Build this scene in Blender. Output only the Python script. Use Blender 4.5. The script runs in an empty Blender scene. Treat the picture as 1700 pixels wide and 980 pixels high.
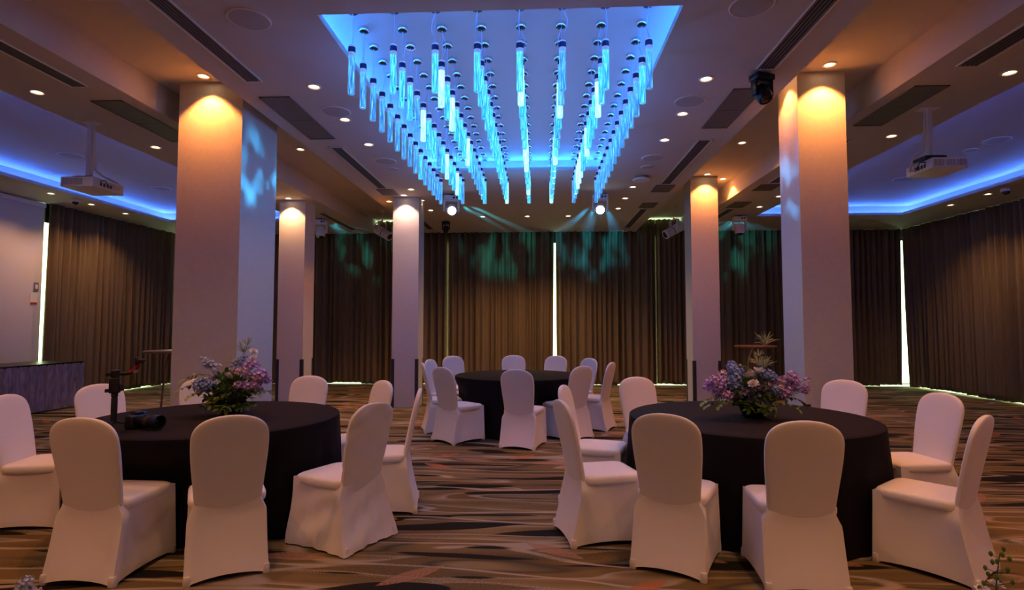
import bpy, math, random
from mathutils import Vector, Matrix
rnd = random.Random(7)
PI = math.pi
sc = bpy.context.scene
COL = sc.collection

# ------------------------------------------------------------------ camera, world, exposure
F = 950.0; CAMZ = 1.48; VX, VY = 895.0, 540.0          # pixel focal length, eye height, vanishing point of +Y
yaw = math.atan((VX-850)/F); pitch = math.atan((VY-490)/math.hypot(F, VX-850))
fw = Vector((-math.sin(yaw)*math.cos(pitch), math.cos(yaw)*math.cos(pitch), math.sin(pitch)))
rt = Vector((math.cos(yaw), math.sin(yaw), 0)); up = rt.cross(fw)
cd = bpy.data.cameras.new('camera'); cam = bpy.data.objects.new('camera', cd); COL.objects.link(cam)
cd.sensor_width = 36; cd.lens = F/1700*36; cd.clip_start = 0.02; cd.clip_end = 200
M3 = Matrix((rt, up, -fw)).transposed(); cam.matrix_world = Matrix.Translation((0, 0, CAMZ)) @ M3.to_4x4()
sc.camera = cam
w = bpy.data.worlds.new('daylight'); sc.world = w; w.use_nodes = True
w.node_tree.nodes['Background'].inputs[0].default_value = (0.80, 1.0, 0.58, 1)
w.node_tree.nodes['Background'].inputs[1].default_value = 3.2
sc.view_settings.view_transform = 'Standard'; sc.view_settings.look = 'None'
sc.view_settings.gamma = 1; sc.view_settings.use_curve_mapping = False
sc.view_settings.exposure = 1.06
DOWN_W = 11.0      # ordinary recessed downlight
DEEP_W = 62.0      # column wall washer
STRIP_C = 50.0      # LED strip of the central recess
STRIP_S = 32.0      # LED strips of the side recesses
WARM = (1.0, 0.57, 0.31)
AMBER = (1.0, 0.30, 0.06)

# ------------------------------------------------------------------ materials
def sock(n, *names):
    for k in names:
        if k in n.inputs: return n.inputs[k]
def mat(name, col, rough=0.6, metal=0.0, emit=None, es=0.0, bump=0.0, bscale=80.0, var=0.0, vscale=4.0, stretch=(1, 1, 1), spec=0.5, alpha=1.0, sheen=0.0, trans=0.0):
    m = bpy.data.materials.new(name); m.use_nodes = True
    nt = m.node_tree; p = nt.nodes['Principled BSDF']
    p.inputs['Base Color'].default_value = (*col, 1); p.inputs['Roughness'].default_value = rough; p.inputs['Metallic'].default_value = metal
    sock(p, 'Specular IOR Level', 'Specular').default_value = spec
    if sheen: sock(p, 'Sheen Weight', 'Sheen').default_value = sheen
    if emit: sock(p, 'Emission Color', 'Emission').default_value = (*emit, 1); p.inputs['Emission Strength'].default_value = es
    if bump or var:
        tc = nt.nodes.new('ShaderNodeTexCoord'); mp = nt.nodes.new('ShaderNodeMapping'); mp.inputs['Scale'].default_value = stretch
        nt.links.new(tc.outputs['Object'], mp.inputs['Vector'])
    if bump:
        nz = nt.nodes.new('ShaderNodeTexNoise'); nz.inputs['Scale'].default_value = bscale; nz.inputs['Detail'].default_value = 3
        nt.links.new(mp.outputs[0], nz.inputs['Vector'])
        b = nt.nodes.new('ShaderNodeBump'); b.inputs['Strength'].default_value = bump; b.inputs['Distance'].default_value = 0.01
        nt.links.new(nz.outputs[0], b.inputs['Height']); nt.links.new(b.outputs[0], p.inputs['Normal'])
    if var:
        n2 = nt.nodes.new('ShaderNodeTexNoise'); n2.inputs['Scale'].default_value = vscale; n2.inputs['Detail'].default_value = 4
        nt.links.new(mp.outputs[0], n2.inputs['Vector'])
        cr = nt.nodes.new('ShaderNodeValToRGB')
        cr.color_ramp.elements[0].position = 0.3; cr.color_ramp.elements[1].position = 0.7
        cr.color_ramp.elements[0].color = (*[max(0, c*(1-var)) for c in col], 1); cr.color_ramp.elements[1].color = (*[min(1, c*(1+var)) for c in col], 1)
        nt.links.new(n2.outputs[0], cr.inputs[0]); nt.links.new(cr.outputs[0], p.inputs['Base Color'])
    return m

def carpet_material():
    m = bpy.data.materials.new('patterned_carpet'); m.use_nodes = True
    nt = m.node_tree; N = nt.nodes; L = nt.links; p = N['Principled BSDF']; p.inputs['Roughness'].default_value = 0.95
    sock(p, 'Specular IOR Level', 'Specular').default_value = 0.15
    tc = N.new('ShaderNodeTexCoord')
    def mth(op, a, b=None, c=None):
        n = N.new('ShaderNodeMath'); n.operation = op
        for i, v in enumerate((a, b, c)):
            if v is None: continue
            if isinstance(v, (int, float)): n.inputs[i].default_value = v
            else: L.new(v, n.inputs[i])
        return n.outputs[0]
    def noise(vec, scale, detail=2, dist=0.0):
        n = N.new('ShaderNodeTexNoise'); n.inputs['Scale'].default_value = scale; n.inputs['Detail'].default_value = detail; n.inputs['Distortion'].default_value = dist
        L.new(vec, n.inputs['Vector']); return n.outputs[0]
    def mapping(vec, scale, loc=(0, 0, 0)):
        n = N.new('ShaderNodeMapping'); n.inputs['Scale'].default_value = scale; n.inputs['Location'].default_value = loc; L.new(vec, n.inputs['Vector']); return n.outputs[0]
    def ramp(v, stops, interp='LINEAR'):
        n = N.new('ShaderNodeValToRGB'); cr = n.color_ramp; cr.interpolation = interp
        while len(cr.elements) < len(stops): cr.elements.new(0.5)
        for e, (pos, c) in zip(cr.elements, stops): e.position = pos; e.color = (*c, 1) if len(c) == 3 else c
        L.new(v, n.inputs[0]); return n.outputs[0]
    def mix(f, a, b):
        n = N.new('ShaderNodeMix'); n.data_type = 'RGBA'
        L.new(f, n.inputs[0])
        for i, v in ((6, a), (7, b)):
            if isinstance(v, tuple): n.inputs[i].default_value = (*v, 1)
            else: L.new(v, n.inputs[i])
        return n.outputs[2]
    P = tc.outputs['Object']
    brown = (0.155, 0.110, 0.046); tan = (0.245, 0.182, 0.088); grey = (0.34, 0.285, 0.21); dark = (0.012, 0.010, 0.007); olive = (0.062, 0.055, 0.034)
    s1 = mapping(P, (0.36, 2.3, 1)); n1 = noise(s1, 1.5, 1.0, 0.25)
    base = ramp(n1, [(0.0, tan), (0.36, brown), (0.43, tan), (0.455, grey), (0.47, brown), (0.56, brown), (0.60, olive), (0.66, tan), (1.0, brown)])
    s2 = mapping(P, (0.34, 2.4, 1), (5.3, 2.1, 0)); n2 = noise(s2, 1.7, 0.8, 0.35)
    dmask = ramp(n2, [(0.0, (1, 1, 1)), (0.365, (1, 1, 1)), (0.375, (0, 0, 0)), (0.625, (0, 0, 0)), (0.635, (1, 1, 1)), (1, (1, 1, 1))])
    c = mix(dmask, base, dark)
    s3 = mapping(P, (0.36, 2.2, 1), (11.3, 7.1, 0)); n3 = noise(s3, 1.5, 0.6, 0.3)
    gl = ramp(n3, [(0.0, (0, 0, 0)), (0.475, (0, 0, 0)), (0.49, (1, 1, 1)), (0.51, (1, 1, 1)), (0.525, (0, 0, 0)), (1, (0, 0, 0))])
    c = mix(gl, c, (0.35, 0.30, 0.225))
    sp = noise(P, 160.0, 2); spm = ramp(sp, [(0.0, (0, 0, 0)), (0.52, (0, 0, 0)), (0.60, (1, 1, 1)), (1, (1, 1, 1))])
    s4 = mapping(P, (0.5, 3.0, 1), (3.0, 9.0, 0)); zone = ramp(noise(s4, 1.3, 1), [(0, (0, 0, 0)), (0.5, (0, 0, 0)), (0.58, (1, 1, 1)), (1, (1, 1, 1))])
    n = N.new('ShaderNodeMix'); n.data_type = 'RGBA'; n.blend_type = 'MULTIPLY'; n.inputs[0].default_value = 1; L.new(spm, n.inputs[6]); L.new(zone, n.inputs[7])
    c = mix(n.outputs[2], c, (0.025, 0.02, 0.014))
    # printed leaves: one lens-shaped leaf inside some voronoi cells
    for scale, off, lim, colr, ln, wd in ((1.25, 0.0, 0.55, (0.42, 0.14, 0.055), 0.19, 0.055), (1.15, 4.7, 0.55, (0.34, 0.18, 0.11), 0.23, 0.06)):
        q = mapping(P, (1, 1, 0), (off, off*1.7, 0))
        v = N.new('ShaderNodeTexVoronoi'); v.voronoi_dimensions = '2D'; v.inputs['Scale'].default_value = scale; v.inputs['Randomness'].default_value = 0.8; L.new(q, v.inputs['Vector'])
        d = N.new('ShaderNodeVectorMath'); d.operation = 'SUBTRACT'; L.new(q, d.inputs[0]); L.new(v.outputs['Position'], d.inputs[1])
        cs = N.new('ShaderNodeSeparateColor'); L.new(v.outputs['Color'], cs.inputs[0])
        ang = mth('MULTIPLY_ADD', cs.outputs[1], 2.2, -1.1)
        ro = N.new('ShaderNodeVectorRotate'); ro.rotation_type = 'Z_AXIS'; L.new(d.outputs[0], ro.inputs['Vector']); L.new(ang, ro.inputs['Angle'])
        se = N.new('ShaderNodeSeparateXYZ'); L.new(ro.outputs[0], se.inputs[0])
        u = mth('DIVIDE', se.outputs[0], ln); hw = mth('MULTIPLY', mth('SUBTRACT', 1.0, mth('MULTIPLY', u, u)), wd)
        inside = mth('GREATER_THAN', mth('SUBTRACT', hw, mth('ABSOLUTE', se.outputs[1])), 0.0)
        pick = mth('GREATER_THAN', cs.outputs[0], lim)
        vein = mth('MULTIPLY_ADD', mth('SINE', mth('MULTIPLY', mth('ADD', se.outputs[0], mth('ABSOLUTE', se.outputs[1])), 160.0)), 0.18, 0.72)
        c = mix(mth('MULTIPLY', mth('MULTIPLY', inside, pick), vein), c, colr)
    L.new(c, p.inputs['Base Color'])
    b = N.new('ShaderNodeBump'); b.inputs['Strength'].default_value = 0.4; b.inputs['Distance'].default_value = 0.004
    L.new(noise(P, 260.0, 2), b.inputs['Height']); L.new(b.outputs[0], p.inputs['Normal'])
    return m

def tube_material(name, col, es, clear):
    m = bpy.data.materials.new(name); m.use_nodes = True
    nt = m.node_tree; N = nt.nodes; L = nt.links; N.clear()
    out = N.new('ShaderNodeOutputMaterial'); tr = N.new('ShaderNodeBsdfTransparent'); tr.inputs[0].default_value = (0.72, 0.9, 1.0, 1)
    gl = N.new('ShaderNodeBsdfGlossy'); gl.inputs['Roughness'].default_value = 0.05
    em = N.new('ShaderNodeEmission')
    tc = N.new('ShaderNodeTexCoord'); mp = N.new('ShaderNodeMapping'); mp.inputs['Scale'].default_value = (1, 1, 0.10); L.new(tc.outputs['Object'], mp.inputs[0])
    nz = N.new('ShaderNodeTexNoise'); nz.inputs['Scale'].default_value = 95; nz.inputs['Detail'].default_value = 2; L.new(mp.outputs[0], nz.inputs['Vector'])  # stretched noise paints vertical highlight streaks into the tube glow
    mr = N.new('ShaderNodeMapRange'); mr.inputs['From Min'].default_value = 0.32; mr.inputs['From Max'].default_value = 0.72; mr.inputs['To Min'].default_value = 0.35*es; mr.inputs['To Max'].default_value = 2.0*es
    cr = N.new('ShaderNodeValToRGB'); cr.color_ramp.elements[0].position = 0.42; cr.color_ramp.elements[0].color = (*col, 1)
    cr.color_ramp.elements[1].position = 0.72; cr.color_ramp.elements[1].color = (0.12+0.9*col[0], 0.74, 1.0, 1)
    L.new(nz.outputs[0], cr.inputs[0]); L.new(cr.outputs[0], em.inputs[0])
    L.new(nz.outputs[0], mr.inputs[0]); L.new(mr.outputs[0], em.inputs[1])
    lw = N.new('ShaderNodeLayerWeight'); lw.inputs[0].default_value = 0.35
    m1 = N.new('ShaderNodeMixShader'); L.new(lw.outputs['Facing'], m1.inputs[0]); L.new(tr.outputs[0], m1.inputs[1]); L.new(gl.outputs[0], m1.inputs[2])
    m2 = N.new('ShaderNodeMixShader'); m2.inputs[0].default_value = clear; L.new(m1.outputs[0], m2.inputs[1]); L.new(em.outputs[0], m2.inputs[2])
    L.new(m2.outputs[0], out.inputs[0]); return m

def pane_material():
    m = bpy.data.materials.new('window_glass'); m.use_nodes = True
    nt = m.node_tree; N = nt.nodes; L = nt.links; N.clear()
    out = N.new('ShaderNodeOutputMaterial'); tr = N.new('ShaderNodeBsdfTransparent'); tr.inputs[0].default_value = (0.92, 0.97, 0.93, 1)
    gl = N.new('ShaderNodeBsdfGlossy'); gl.inputs['Roughness'].default_value = 0.02
    mx = N.new('ShaderNodeMixShader'); mx.inputs[0].default_value = 0.06
    L.new(tr.outputs[0], mx.inputs[1]); L.new(gl.outputs[0], mx.inputs[2]); L.new(mx.outputs[0], out.inputs[0]); return m

M = dict(
    carpet=carpet_material(),
    plaster=mat('ceiling_plaster', (0.60, 0.585, 0.57), 0.85, bump=0.05, bscale=60),
    wall=mat('wall_paint', (0.70, 0.68, 0.66), 0.8, bump=0.05, bscale=90),
    column=mat('column_wallcovering', (0.60, 0.57, 0.545), 0.5, bump=0.12, bscale=160, var=0.04, vscale=30),
    guard=mat('corner_guard_metal', (0.045, 0.05, 0.075), 0.45, 0.4),
    curtain=mat('curtain_fabric', (0.205, 0.155, 0.088), 0.9, bump=0.25, bscale=220, var=0.12, vscale=40, stretch=(1, 1, 0.05), spec=0.1),
    cover=mat('chair_spandex', (0.78, 0.755, 0.74), 0.75, bump=0.08, bscale=350, sheen=0.15),
    cloth=mat('black_tablecloth', (0.0055, 0.0042, 0.0075), 0.8, bump=0.1, bscale=300, spec=0.15),
    satin=mat('crushed_satin', (0.34, 0.30, 0.37), 0.38, bump=0.9, bscale=16, var=0.4, vscale=9, stretch=(3, 3, 0.6)),
    wood=mat('brown_wood', (0.20, 0.085, 0.04), 0.4, var=0.25, vscale=8, stretch=(1, 12, 1)),
    ply=mat('plywood', (0.30, 0.2, 0.11), 0.6, var=0.2, vscale=10),
    steel=mat('brushed_steel', (0.5, 0.47, 0.45), 0.3, 1.0),
    chrome=mat('chrome', (0.75, 0.75, 0.78), 0.12, 1.0),
    bronze=mat('dark_bronze', (0.05, 0.028, 0.015), 0.35, 0.6),
    grille=mat('grille_metal', (0.17, 0.165, 0.17), 0.6, 0.2),
    grille_dark=mat('duct_dark', (0.02, 0.02, 0.022), 0.8),
    speaker=mat('speaker_mesh', (0.47, 0.46, 0.47), 0.7, bump=0.4, bscale=400),
    white_plastic=mat('white_plastic', (0.84, 0.82, 0.82), 0.4),
    grey_plastic=mat('grey_plastic', (0.25, 0.24, 0.25), 0.5),
    black=mat('black_plastic', (0.008, 0.008, 0.009), 0.35),
    rubber=mat('black_rubber', (0.012, 0.012, 0.013), 0.8),
    glass_dark=mat('lens_glass', (0.01, 0.012, 0.03), 0.05, spec=0.9),
    red=mat('red_anodised', (0.35, 0.012, 0.01), 0.35, 0.4),
    blue_ring=mat('blue_ring', (0.02, 0.03, 0.25), 0.4),
    led_c=mat('led_strip_cyan_blue', (0.8, 0.8, 0.8), emit=(0.03, 0.225, 1.0), es=STRIP_C),
    led_s=mat('led_strip_blue', (0.8, 0.8, 0.8), emit=(0.06, 0.19, 1.0), es=STRIP_S),
    lens=mat('warm_lamp_lens', (0.9, 0.85, 0.8), emit=(1.0, 0.72, 0.42), es=7.0),
    lens_off=mat('warm_lamp_reflector', (0.9, 0.8, 0.6), 0.3, emit=(1.0, 0.6, 0.28), es=1.6),
    beam=mat('beam_lens', (0.9, 0.95, 1), emit=(0.6, 0.9, 1.0), es=9.0),
    head_blue=mat('white_moving_head', (0.78, 0.84, 0.88), 0.35),
    indicator=mat('green_indicator', (0.1, 0.6, 0.3), emit=(0.2, 1.0, 0.5), es=2.0),
    tube_hot=tube_material('bubble_tube_bright', (0.25, 0.75, 1.0), 1.3, 0.55),
    tube_mid=tube_material('bubble_tube_cyan', (0.02, 0.38, 1.0), 0.80, 0.52),
    tube_dim=tube_material('bubble_tube_blue', (0.04, 0.24, 1.0), 0.62, 0.42),
    cap=mat('pendant_cap_band', (0.03, 0.03, 0.12), 0.3, 0.5),
    capclear=mat('pendant_cap_clear', (0.55, 0.65, 0.9), 0.2, emit=(0.25, 0.45, 1.0), es=0.22),
    cord=mat('clear_cord', (0.45, 0.6, 0.9), 0.3),
    pane=pane_material(),
    frame=mat('window_frame', (0.30, 0.30, 0.30), 0.4, 0.5),
    bounce=mat('pale_bounce_strip', (0.72, 0.72, 0.68), 0.7),
    leaf=mat('leaf_green', (0.095, 0.175, 0.035), 0.5, var=0.4, vscale=14),
    leaf_light=mat('leaf_light', (0.20, 0.29, 0.06), 0.5, var=0.3, vscale=14),
    stem=mat('flower_stem', (0.06, 0.11, 0.03), 0.6),
    spray=mat('pale_spray', (0.42, 0.44, 0.22), 0.6),
    purple=mat('lilac_petals', (0.60, 0.40, 0.74), 0.6, var=0.3, vscale=20),
    pink=mat('pale_pink_petals', (0.68, 0.50, 0.62), 0.6, var=0.2, vscale=20),
    bluef=mat('blue_petals', (0.28, 0.38, 0.68), 0.6, var=0.3, vscale=20),
    pale_blue=mat('pale_blue_petals', (0.48, 0.54, 0.74), 0.6, var=0.2, vscale=20),
    whitef=mat('white_petals', (0.85, 0.79, 0.76), 0.6),
    thistle=mat('grey_blue_thistle', (0.12, 0.13, 0.21), 0.7),
    yellow=mat('yellow_centre', (0.5, 0.4, 0.03), 0.6),
    vase=mat('dark_vase', (0.012, 0.011, 0.012), 0.3),
    paper=mat('white_notice', (0.85, 0.85, 0.83), 0.7), redprint=mat('red_print', (0.4, 0.04, 0.03), 0.7), greyprint=mat('grey_print', (0.2, 0.2, 0.2), 0.7),
)

# ------------------------------------------------------------------ mesh helpers
class MB:
    def __init__(s): s.v = []; s.f = []
    def add(s, vs, fs):
        b = len(s.v); s.v += [tuple(p) for p in vs]; s.f += [tuple(i+b for i in f) for f in fs]; return s
    def box(s, x0, x1, y0, y1, z0, z1):
        return s.add([(x0, y0, z0), (x1, y0, z0), (x1, y1, z0), (x0, y1, z0), (x0, y0, z1), (x1, y0, z1), (x1, y1, z1), (x0, y1, z1)],
                     [(0, 3, 2, 1), (4, 5, 6, 7), (0, 1, 5, 4), (1, 2, 6, 5), (2, 3, 7, 6), (3, 0, 4, 7)])
    def lathe(s, prof, n=24, c=(0, 0, 0), mtx=None, cap=True):
        vs = []; fs = []
        for r, z in prof:
            for i in range(n):
                a = 2*PI*i/n; p = Vector((r*math.cos(a), r*math.sin(a), z))
                if mtx: p = mtx @ p
                vs.append((p[0]+c[0], p[1]+c[1], p[2]+c[2]))
        for k in range(len(prof)-1):
            for i in range(n):
                j = (i+1) % n; fs.append((k*n+i, k*n+j, (k+1)*n+j, (k+1)*n+i))
        if cap:
            fs.append(tuple(range(n-1, -1, -1))); m = (len(prof)-1)*n; fs.append(tuple(m+i for i in range(n)))
        return s.add(vs, fs)
    def tube(s, pts, r, n=8, cap=True):
        pts = [Vector(p) for p in pts]; vs = []; fs = []; prev = None
        rr = r if isinstance(r, (list, tuple)) else [r]*len(pts)
        for i, p in enumerate(pts):
            t = (pts[min(i+1, len(pts)-1)]-pts[max(i-1, 0)]).normalized()
            if prev is None: u = t.cross(Vector((0, 0, 1)) if abs(t.z) < 0.9 else Vector((1, 0, 0))).normalized()
            else: u = (prev - t*prev.dot(t)).normalized()
            prev = u; q = t.cross(u)
            for k in range(n):
                a = 2*PI*k/n; vs.append(p+(u*math.cos(a)+q*math.sin(a))*rr[i])
        for i in range(len(pts)-1):
            for k in range(n):
                j = (k+1) % n; fs.append((i*n+k, i*n+j, (i+1)*n+j, (i+1)*n+k))
        if cap: fs.append(tuple(range(n-1, -1, -1))); m = (len(pts)-1)*n; fs.append(tuple(m+k for k in range(n)))
        return s.add(vs, fs)
    def loft(s, rings, cap0=True, cap1=True):
        n = len(rings[0]); vs = [p for r in rings for p in r]; fs = []
        for i in range(len(rings)-1):
            for k in range(n):
                j = (k+1) % n; fs.append((i*n+k, i*n+j, (i+1)*n+j, (i+1)*n+k))
        if cap0: fs.append(tuple(range(n-1, -1, -1)))
        if cap1: m = (len(rings)-1)*n; fs.append(tuple(m+k for k in range(n)))
        return s.add(vs, fs)
    def rbox(s, x0, x1, y0, y1, z0, z1, r=0.01):
        cx, cy, hx, hy = (x0+x1)/2, (y0+y1)/2, (x1-x0)/2, (y1-y0)/2
        def ring(i, z):
            o = []
            for q, (sx, sy) in enumerate(((1, 1), (-1, 1), (-1, -1), (1, -1))):
                for k in range(4):
                    a = PI/2*q + PI/2*k/3; rr = r
                    o.append((cx+sx*(hx-rr)+(rr-i)*math.cos(a), cy+sy*(hy-rr)+(rr-i)*math.sin(a), z))
            return o
        return s.loft([ring(r*0.7, z0), ring(r*0.2, z0+r*0.4), ring(0, z0+r), ring(0, z1-r), ring(r*0.2, z1-r*0.4), ring(r*0.7, z1)])
    def xf(s, mtx): s.v = [tuple(mtx @ Vector(p)) for p in s.v]; return s
    def mesh(s, name, m, smooth=True):
        me = bpy.data.meshes.new(name); me.from_pydata(s.v, [], s.f); me.update()
        if smooth:
            me.polygons.foreach_set('use_smooth', [True]*len(me.polygons))
            try: me.set_sharp_from_angle(angle=math.radians(38))
            except Exception: pass
        me.materials.append(m); return me
    def build(s, name, m, parent=None, smooth=True, loc=(0, 0, 0)):
        return obj(name, s.mesh(name, m, smooth), parent, loc)
def obj(name, me, parent=None, loc=(0, 0, 0), rz=0.0):
    o = bpy.data.objects.new(name, me); COL.objects.link(o); o.parent = parent; o.location = loc
    if rz: o.rotation_euler = (0, 0, rz)
    return o
def tag(o, label=None, cat=None, group=None, kind=None):
    if label: o['label'] = label
    if cat: o['category'] = cat
    if group: o['group'] = group
    if kind: o['kind'] = kind
    return o
def thing(name, label, cat, loc=(0, 0, 0), rz=0.0, group=None):
    o = bpy.data.objects.new(name, None); COL.objects.link(o); o.location = loc; o.rotation_euler = (0, 0, rz); o.empty_display_size = 0.1
    return tag(o, label, cat, group)
def struct(name, mb, m, parent=None, smooth=False):
    o = mb.build(name, m, parent, smooth)
    if parent is None: o['kind'] = 'structure'
    return o
def T(*a): return Matrix.Translation(a)
def RX(a): return Matrix.Rotation(a, 4, 'X')
def RY(a): return Matrix.Rotation(a, 4, 'Y')
def RZ(a): return Matrix.Rotation(a, 4, 'Z')
def light(kind, name, parent, loc, energy, col, aim=None, size=0.04, angle=None, blend=0.6):
    ld = bpy.data.lights.new(name, kind); ld.energy = energy; ld.color = col
    if kind in ('SPOT', 'POINT'): ld.shadow_soft_size = size
    if kind == 'SPOT': ld.spot_size = math.radians(angle); ld.spot_blend = blend
    o = bpy.data.objects.new(name, ld); COL.objects.link(o); o.parent = parent; o.location = loc
    if aim is not None: o.rotation_euler = Vector(aim).to_track_quat('-Z', 'Y').to_euler()
    return o

# ------------------------------------------------------------------ the room
XL, XR, YB, YF = -9.95, 9.45, -4.5, 14.8
HC, HR, HP, HT = 3.82, 4.15, 4.10, 4.40
LIP = 0.055; CAV = 0.42
RECL = (-4.17, -3.06); RECR = (2.42, 3.53)
struct('floor', MB().box(XL, XR, YB, YF, -0.1, 0.0), M['carpet'])
coves = {'c': (-1.67, 1.06, 4.13, 8.58), 'l': (-8.37, -5.36, 0.6, 12.5), 'r': (4.66, 7.72, 0.6, 12.45)}
c = MB()
def slab_with_cove(b, x0, x1, cv):
    hx0, hx1, hy0, hy1 = cv; a0, a1, b0, b1 = hx0-CAV, hx1+CAV, hy0-CAV, hy1+CAV
    b.box(x0, a0, YB, YF, HC, HT); b.box(a1, x1, YB, YF, HC, HT)
    b.box(a0, a1, YB, b0, HC, HT); b.box(a0, a1, b1, YF, HC, HT)
    b.box(a0, hx0, b0, b1, HC, HC+LIP); b.box(hx1, a1, b0, b1, HC, HC+LIP)
    b.box(hx0, hx1, b0, hy0, HC, HC+LIP); b.box(hx0, hx1, hy1, b1, HC, HC+LIP)
    b.box(a0, a1, b0, b1, HP, HT)
slab_with_cove(c, RECL[1], RECR[0], coves['c'])
slab_with_cove(c, XL, RECL[0], coves['l'])
slab_with_cove(c, RECR[1], XR, coves['r'])
c.box(RECL[0], RECL[1], YB, YF, HR, HT); c.box(RECR[0], RECR[1], YB, YF, HR, HT)
ceil = struct('ceiling', c, M['plaster'])
YC = 14.28
# LED strips lying on the recess lips
for key, m, lab in (('c', 'led_c', 'cyan blue light strip around the pendant ceiling recess'), ('l', 'led_s', 'blue light strip edging the ceiling recess above the screen side'), ('r', 'led_s', 'blue light strip edging the ceiling recess on the side with the corner daylight gap')):
    x0, x1, y0, y1 = coves[key]; d = 0.385; z = HC+LIP
    b = MB()
    b.box(x0-d-0.015, x0-d, y0-d, y1+d, z, z+0.012); b.box(x1+d, x1+d+0.015, y0-d, y1+d, z, z+0.012)
    b.box(x0-d, x1+d, y0-d-0.015, y0-d, z, z+0.012); b.box(x0-d, x1+d, y1+d, y1+d+0.015, z, z+0.012)
    tag(b.build('led_strip', M[m], None, False), lab, 'light strip')
# walls: plaster behind the camera and on the near sides, windows elsewhere
struct('wall_rear', MB().box(XL, XR, YB-0.15, YB, 0, HT), M['wall'])
struct('wall_left', MB().box(-9.95, -9.55, YB, 10.35, 0, HC), M['wall'])
struct('wall_right', MB().box(9.35, 9.6, YB, 6.0, 0, HC), M['wall'])
hd = MB().box(XL, XR, YF, YF+0.15, HR, HT).box(XL-0.15, XL, 10.35, YF, HC-0.1, HT).box(XR, XR+0.15, 6.0, YF, HC-0.1, HT)
struct('trim_1', hd, M['plaster'])
def window(name, x0, x1, y0, y1, h, panes):
    fr = MB(); n = panes; dx, dy = (x1-x0)/n, (y1-y0)/n; t = 0.03
    L2 = math.hypot(x1-x0, y1-y0); a = math.atan2(y1-y0, x1-x0)
    mt = T(x0, y0, 0) @ RZ(a)
    f = MB().box(0, L2, -t, t, 0, 0.05).box(0, L2, -t, t, h-0.06, h)
    for i in range(n+1): f.box(i*L2/n-0.03, i*L2/n+0.03, -t, t, 0.05, h-0.06)
    root = struct(name, f.xf(mt), M['frame'])
    for i in range(n):
        MB().box(i*L2/n+0.03, (i+1)*L2/n-0.03, -0.004, 0.004, 0.05, h-0.06).xf(mt).build('pane', M['pane'], root, False)
window('window_1', -9.9, 9.4, 14.76, 14.76, HR, 9)
window('window_2', 9.41, 9.41, 6.0, 14.7, HC, 4)
window('window_3', -9.9, -9.9, 10.4, 14.7, HC, 2)

struct('bounce_strip', MB().box(-9.2, 9.35, YC+0.03, 14.72, 0.0, 0.006).box(9.02, 9.37, 6.0, YC+0.03, 0.0, 0.006).box(-9.86, -9.40, 10.45, YC+0.03, 0.0, 0.006), M['bounce'])  # unseen pale strip added to brighten the daylight gaps under the hems

# columns with dark corner guards
def column(x0, x1, y0, y1, z1, label, guard):
    cx, cy = (x0+x1)/2, (y0+y1)/2
    r = thing('column', label, 'column', (cx, cy, 0)); hx, hy = (x1-x0)/2, (y1-y0)/2
    MB().box(-hx, hx, -hy, hy, 0, z1).build('shaft', M['column'], r, False)
    for sx in (-1, 1):
        for sy in (-1, 1):
            g = MB(); t = 0.006; wd = 0.05; X, Y = sx*hx, sy*hy
            xa, xb = sorted((X+sx*t, X-sx*wd)); ya, yb = sorted((Y, Y+sy*t)); g.box(xa, xb, ya, yb, 0.0, guard)
            xa, xb = sorted((X, X+sx*t)); ya, yb = sorted((Y, Y-sy*wd)); g.box(xa, xb, ya, yb, 0.0, guard)
            g.build('corner_guard', M['guard'], r, False)
column(-3.95, -3.235, 6.0, 6.83, HR, 'broad pale square column behind the flowers on the table with the camera', 0.55)
column(2.725, 3.215, 6.05, 6.53, HR, 'pale square column behind the near table without the camera, amber light at its top', 0.67)
column(2.72, 3.20, 10.3, 10.76, HR, 'slim far pale column beside the bar table with the brown top in the flowers', 0.85)
column(-2.66, -2.185, 10.25, 10.73, HC, 'slim far pale column standing just beside the far round table', 0.87)
column(-4.85, -4.36, 10.4, 10.88, HC, 'slim far pale column next to the broad column, blue recess light beside it', 0.85)

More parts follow.
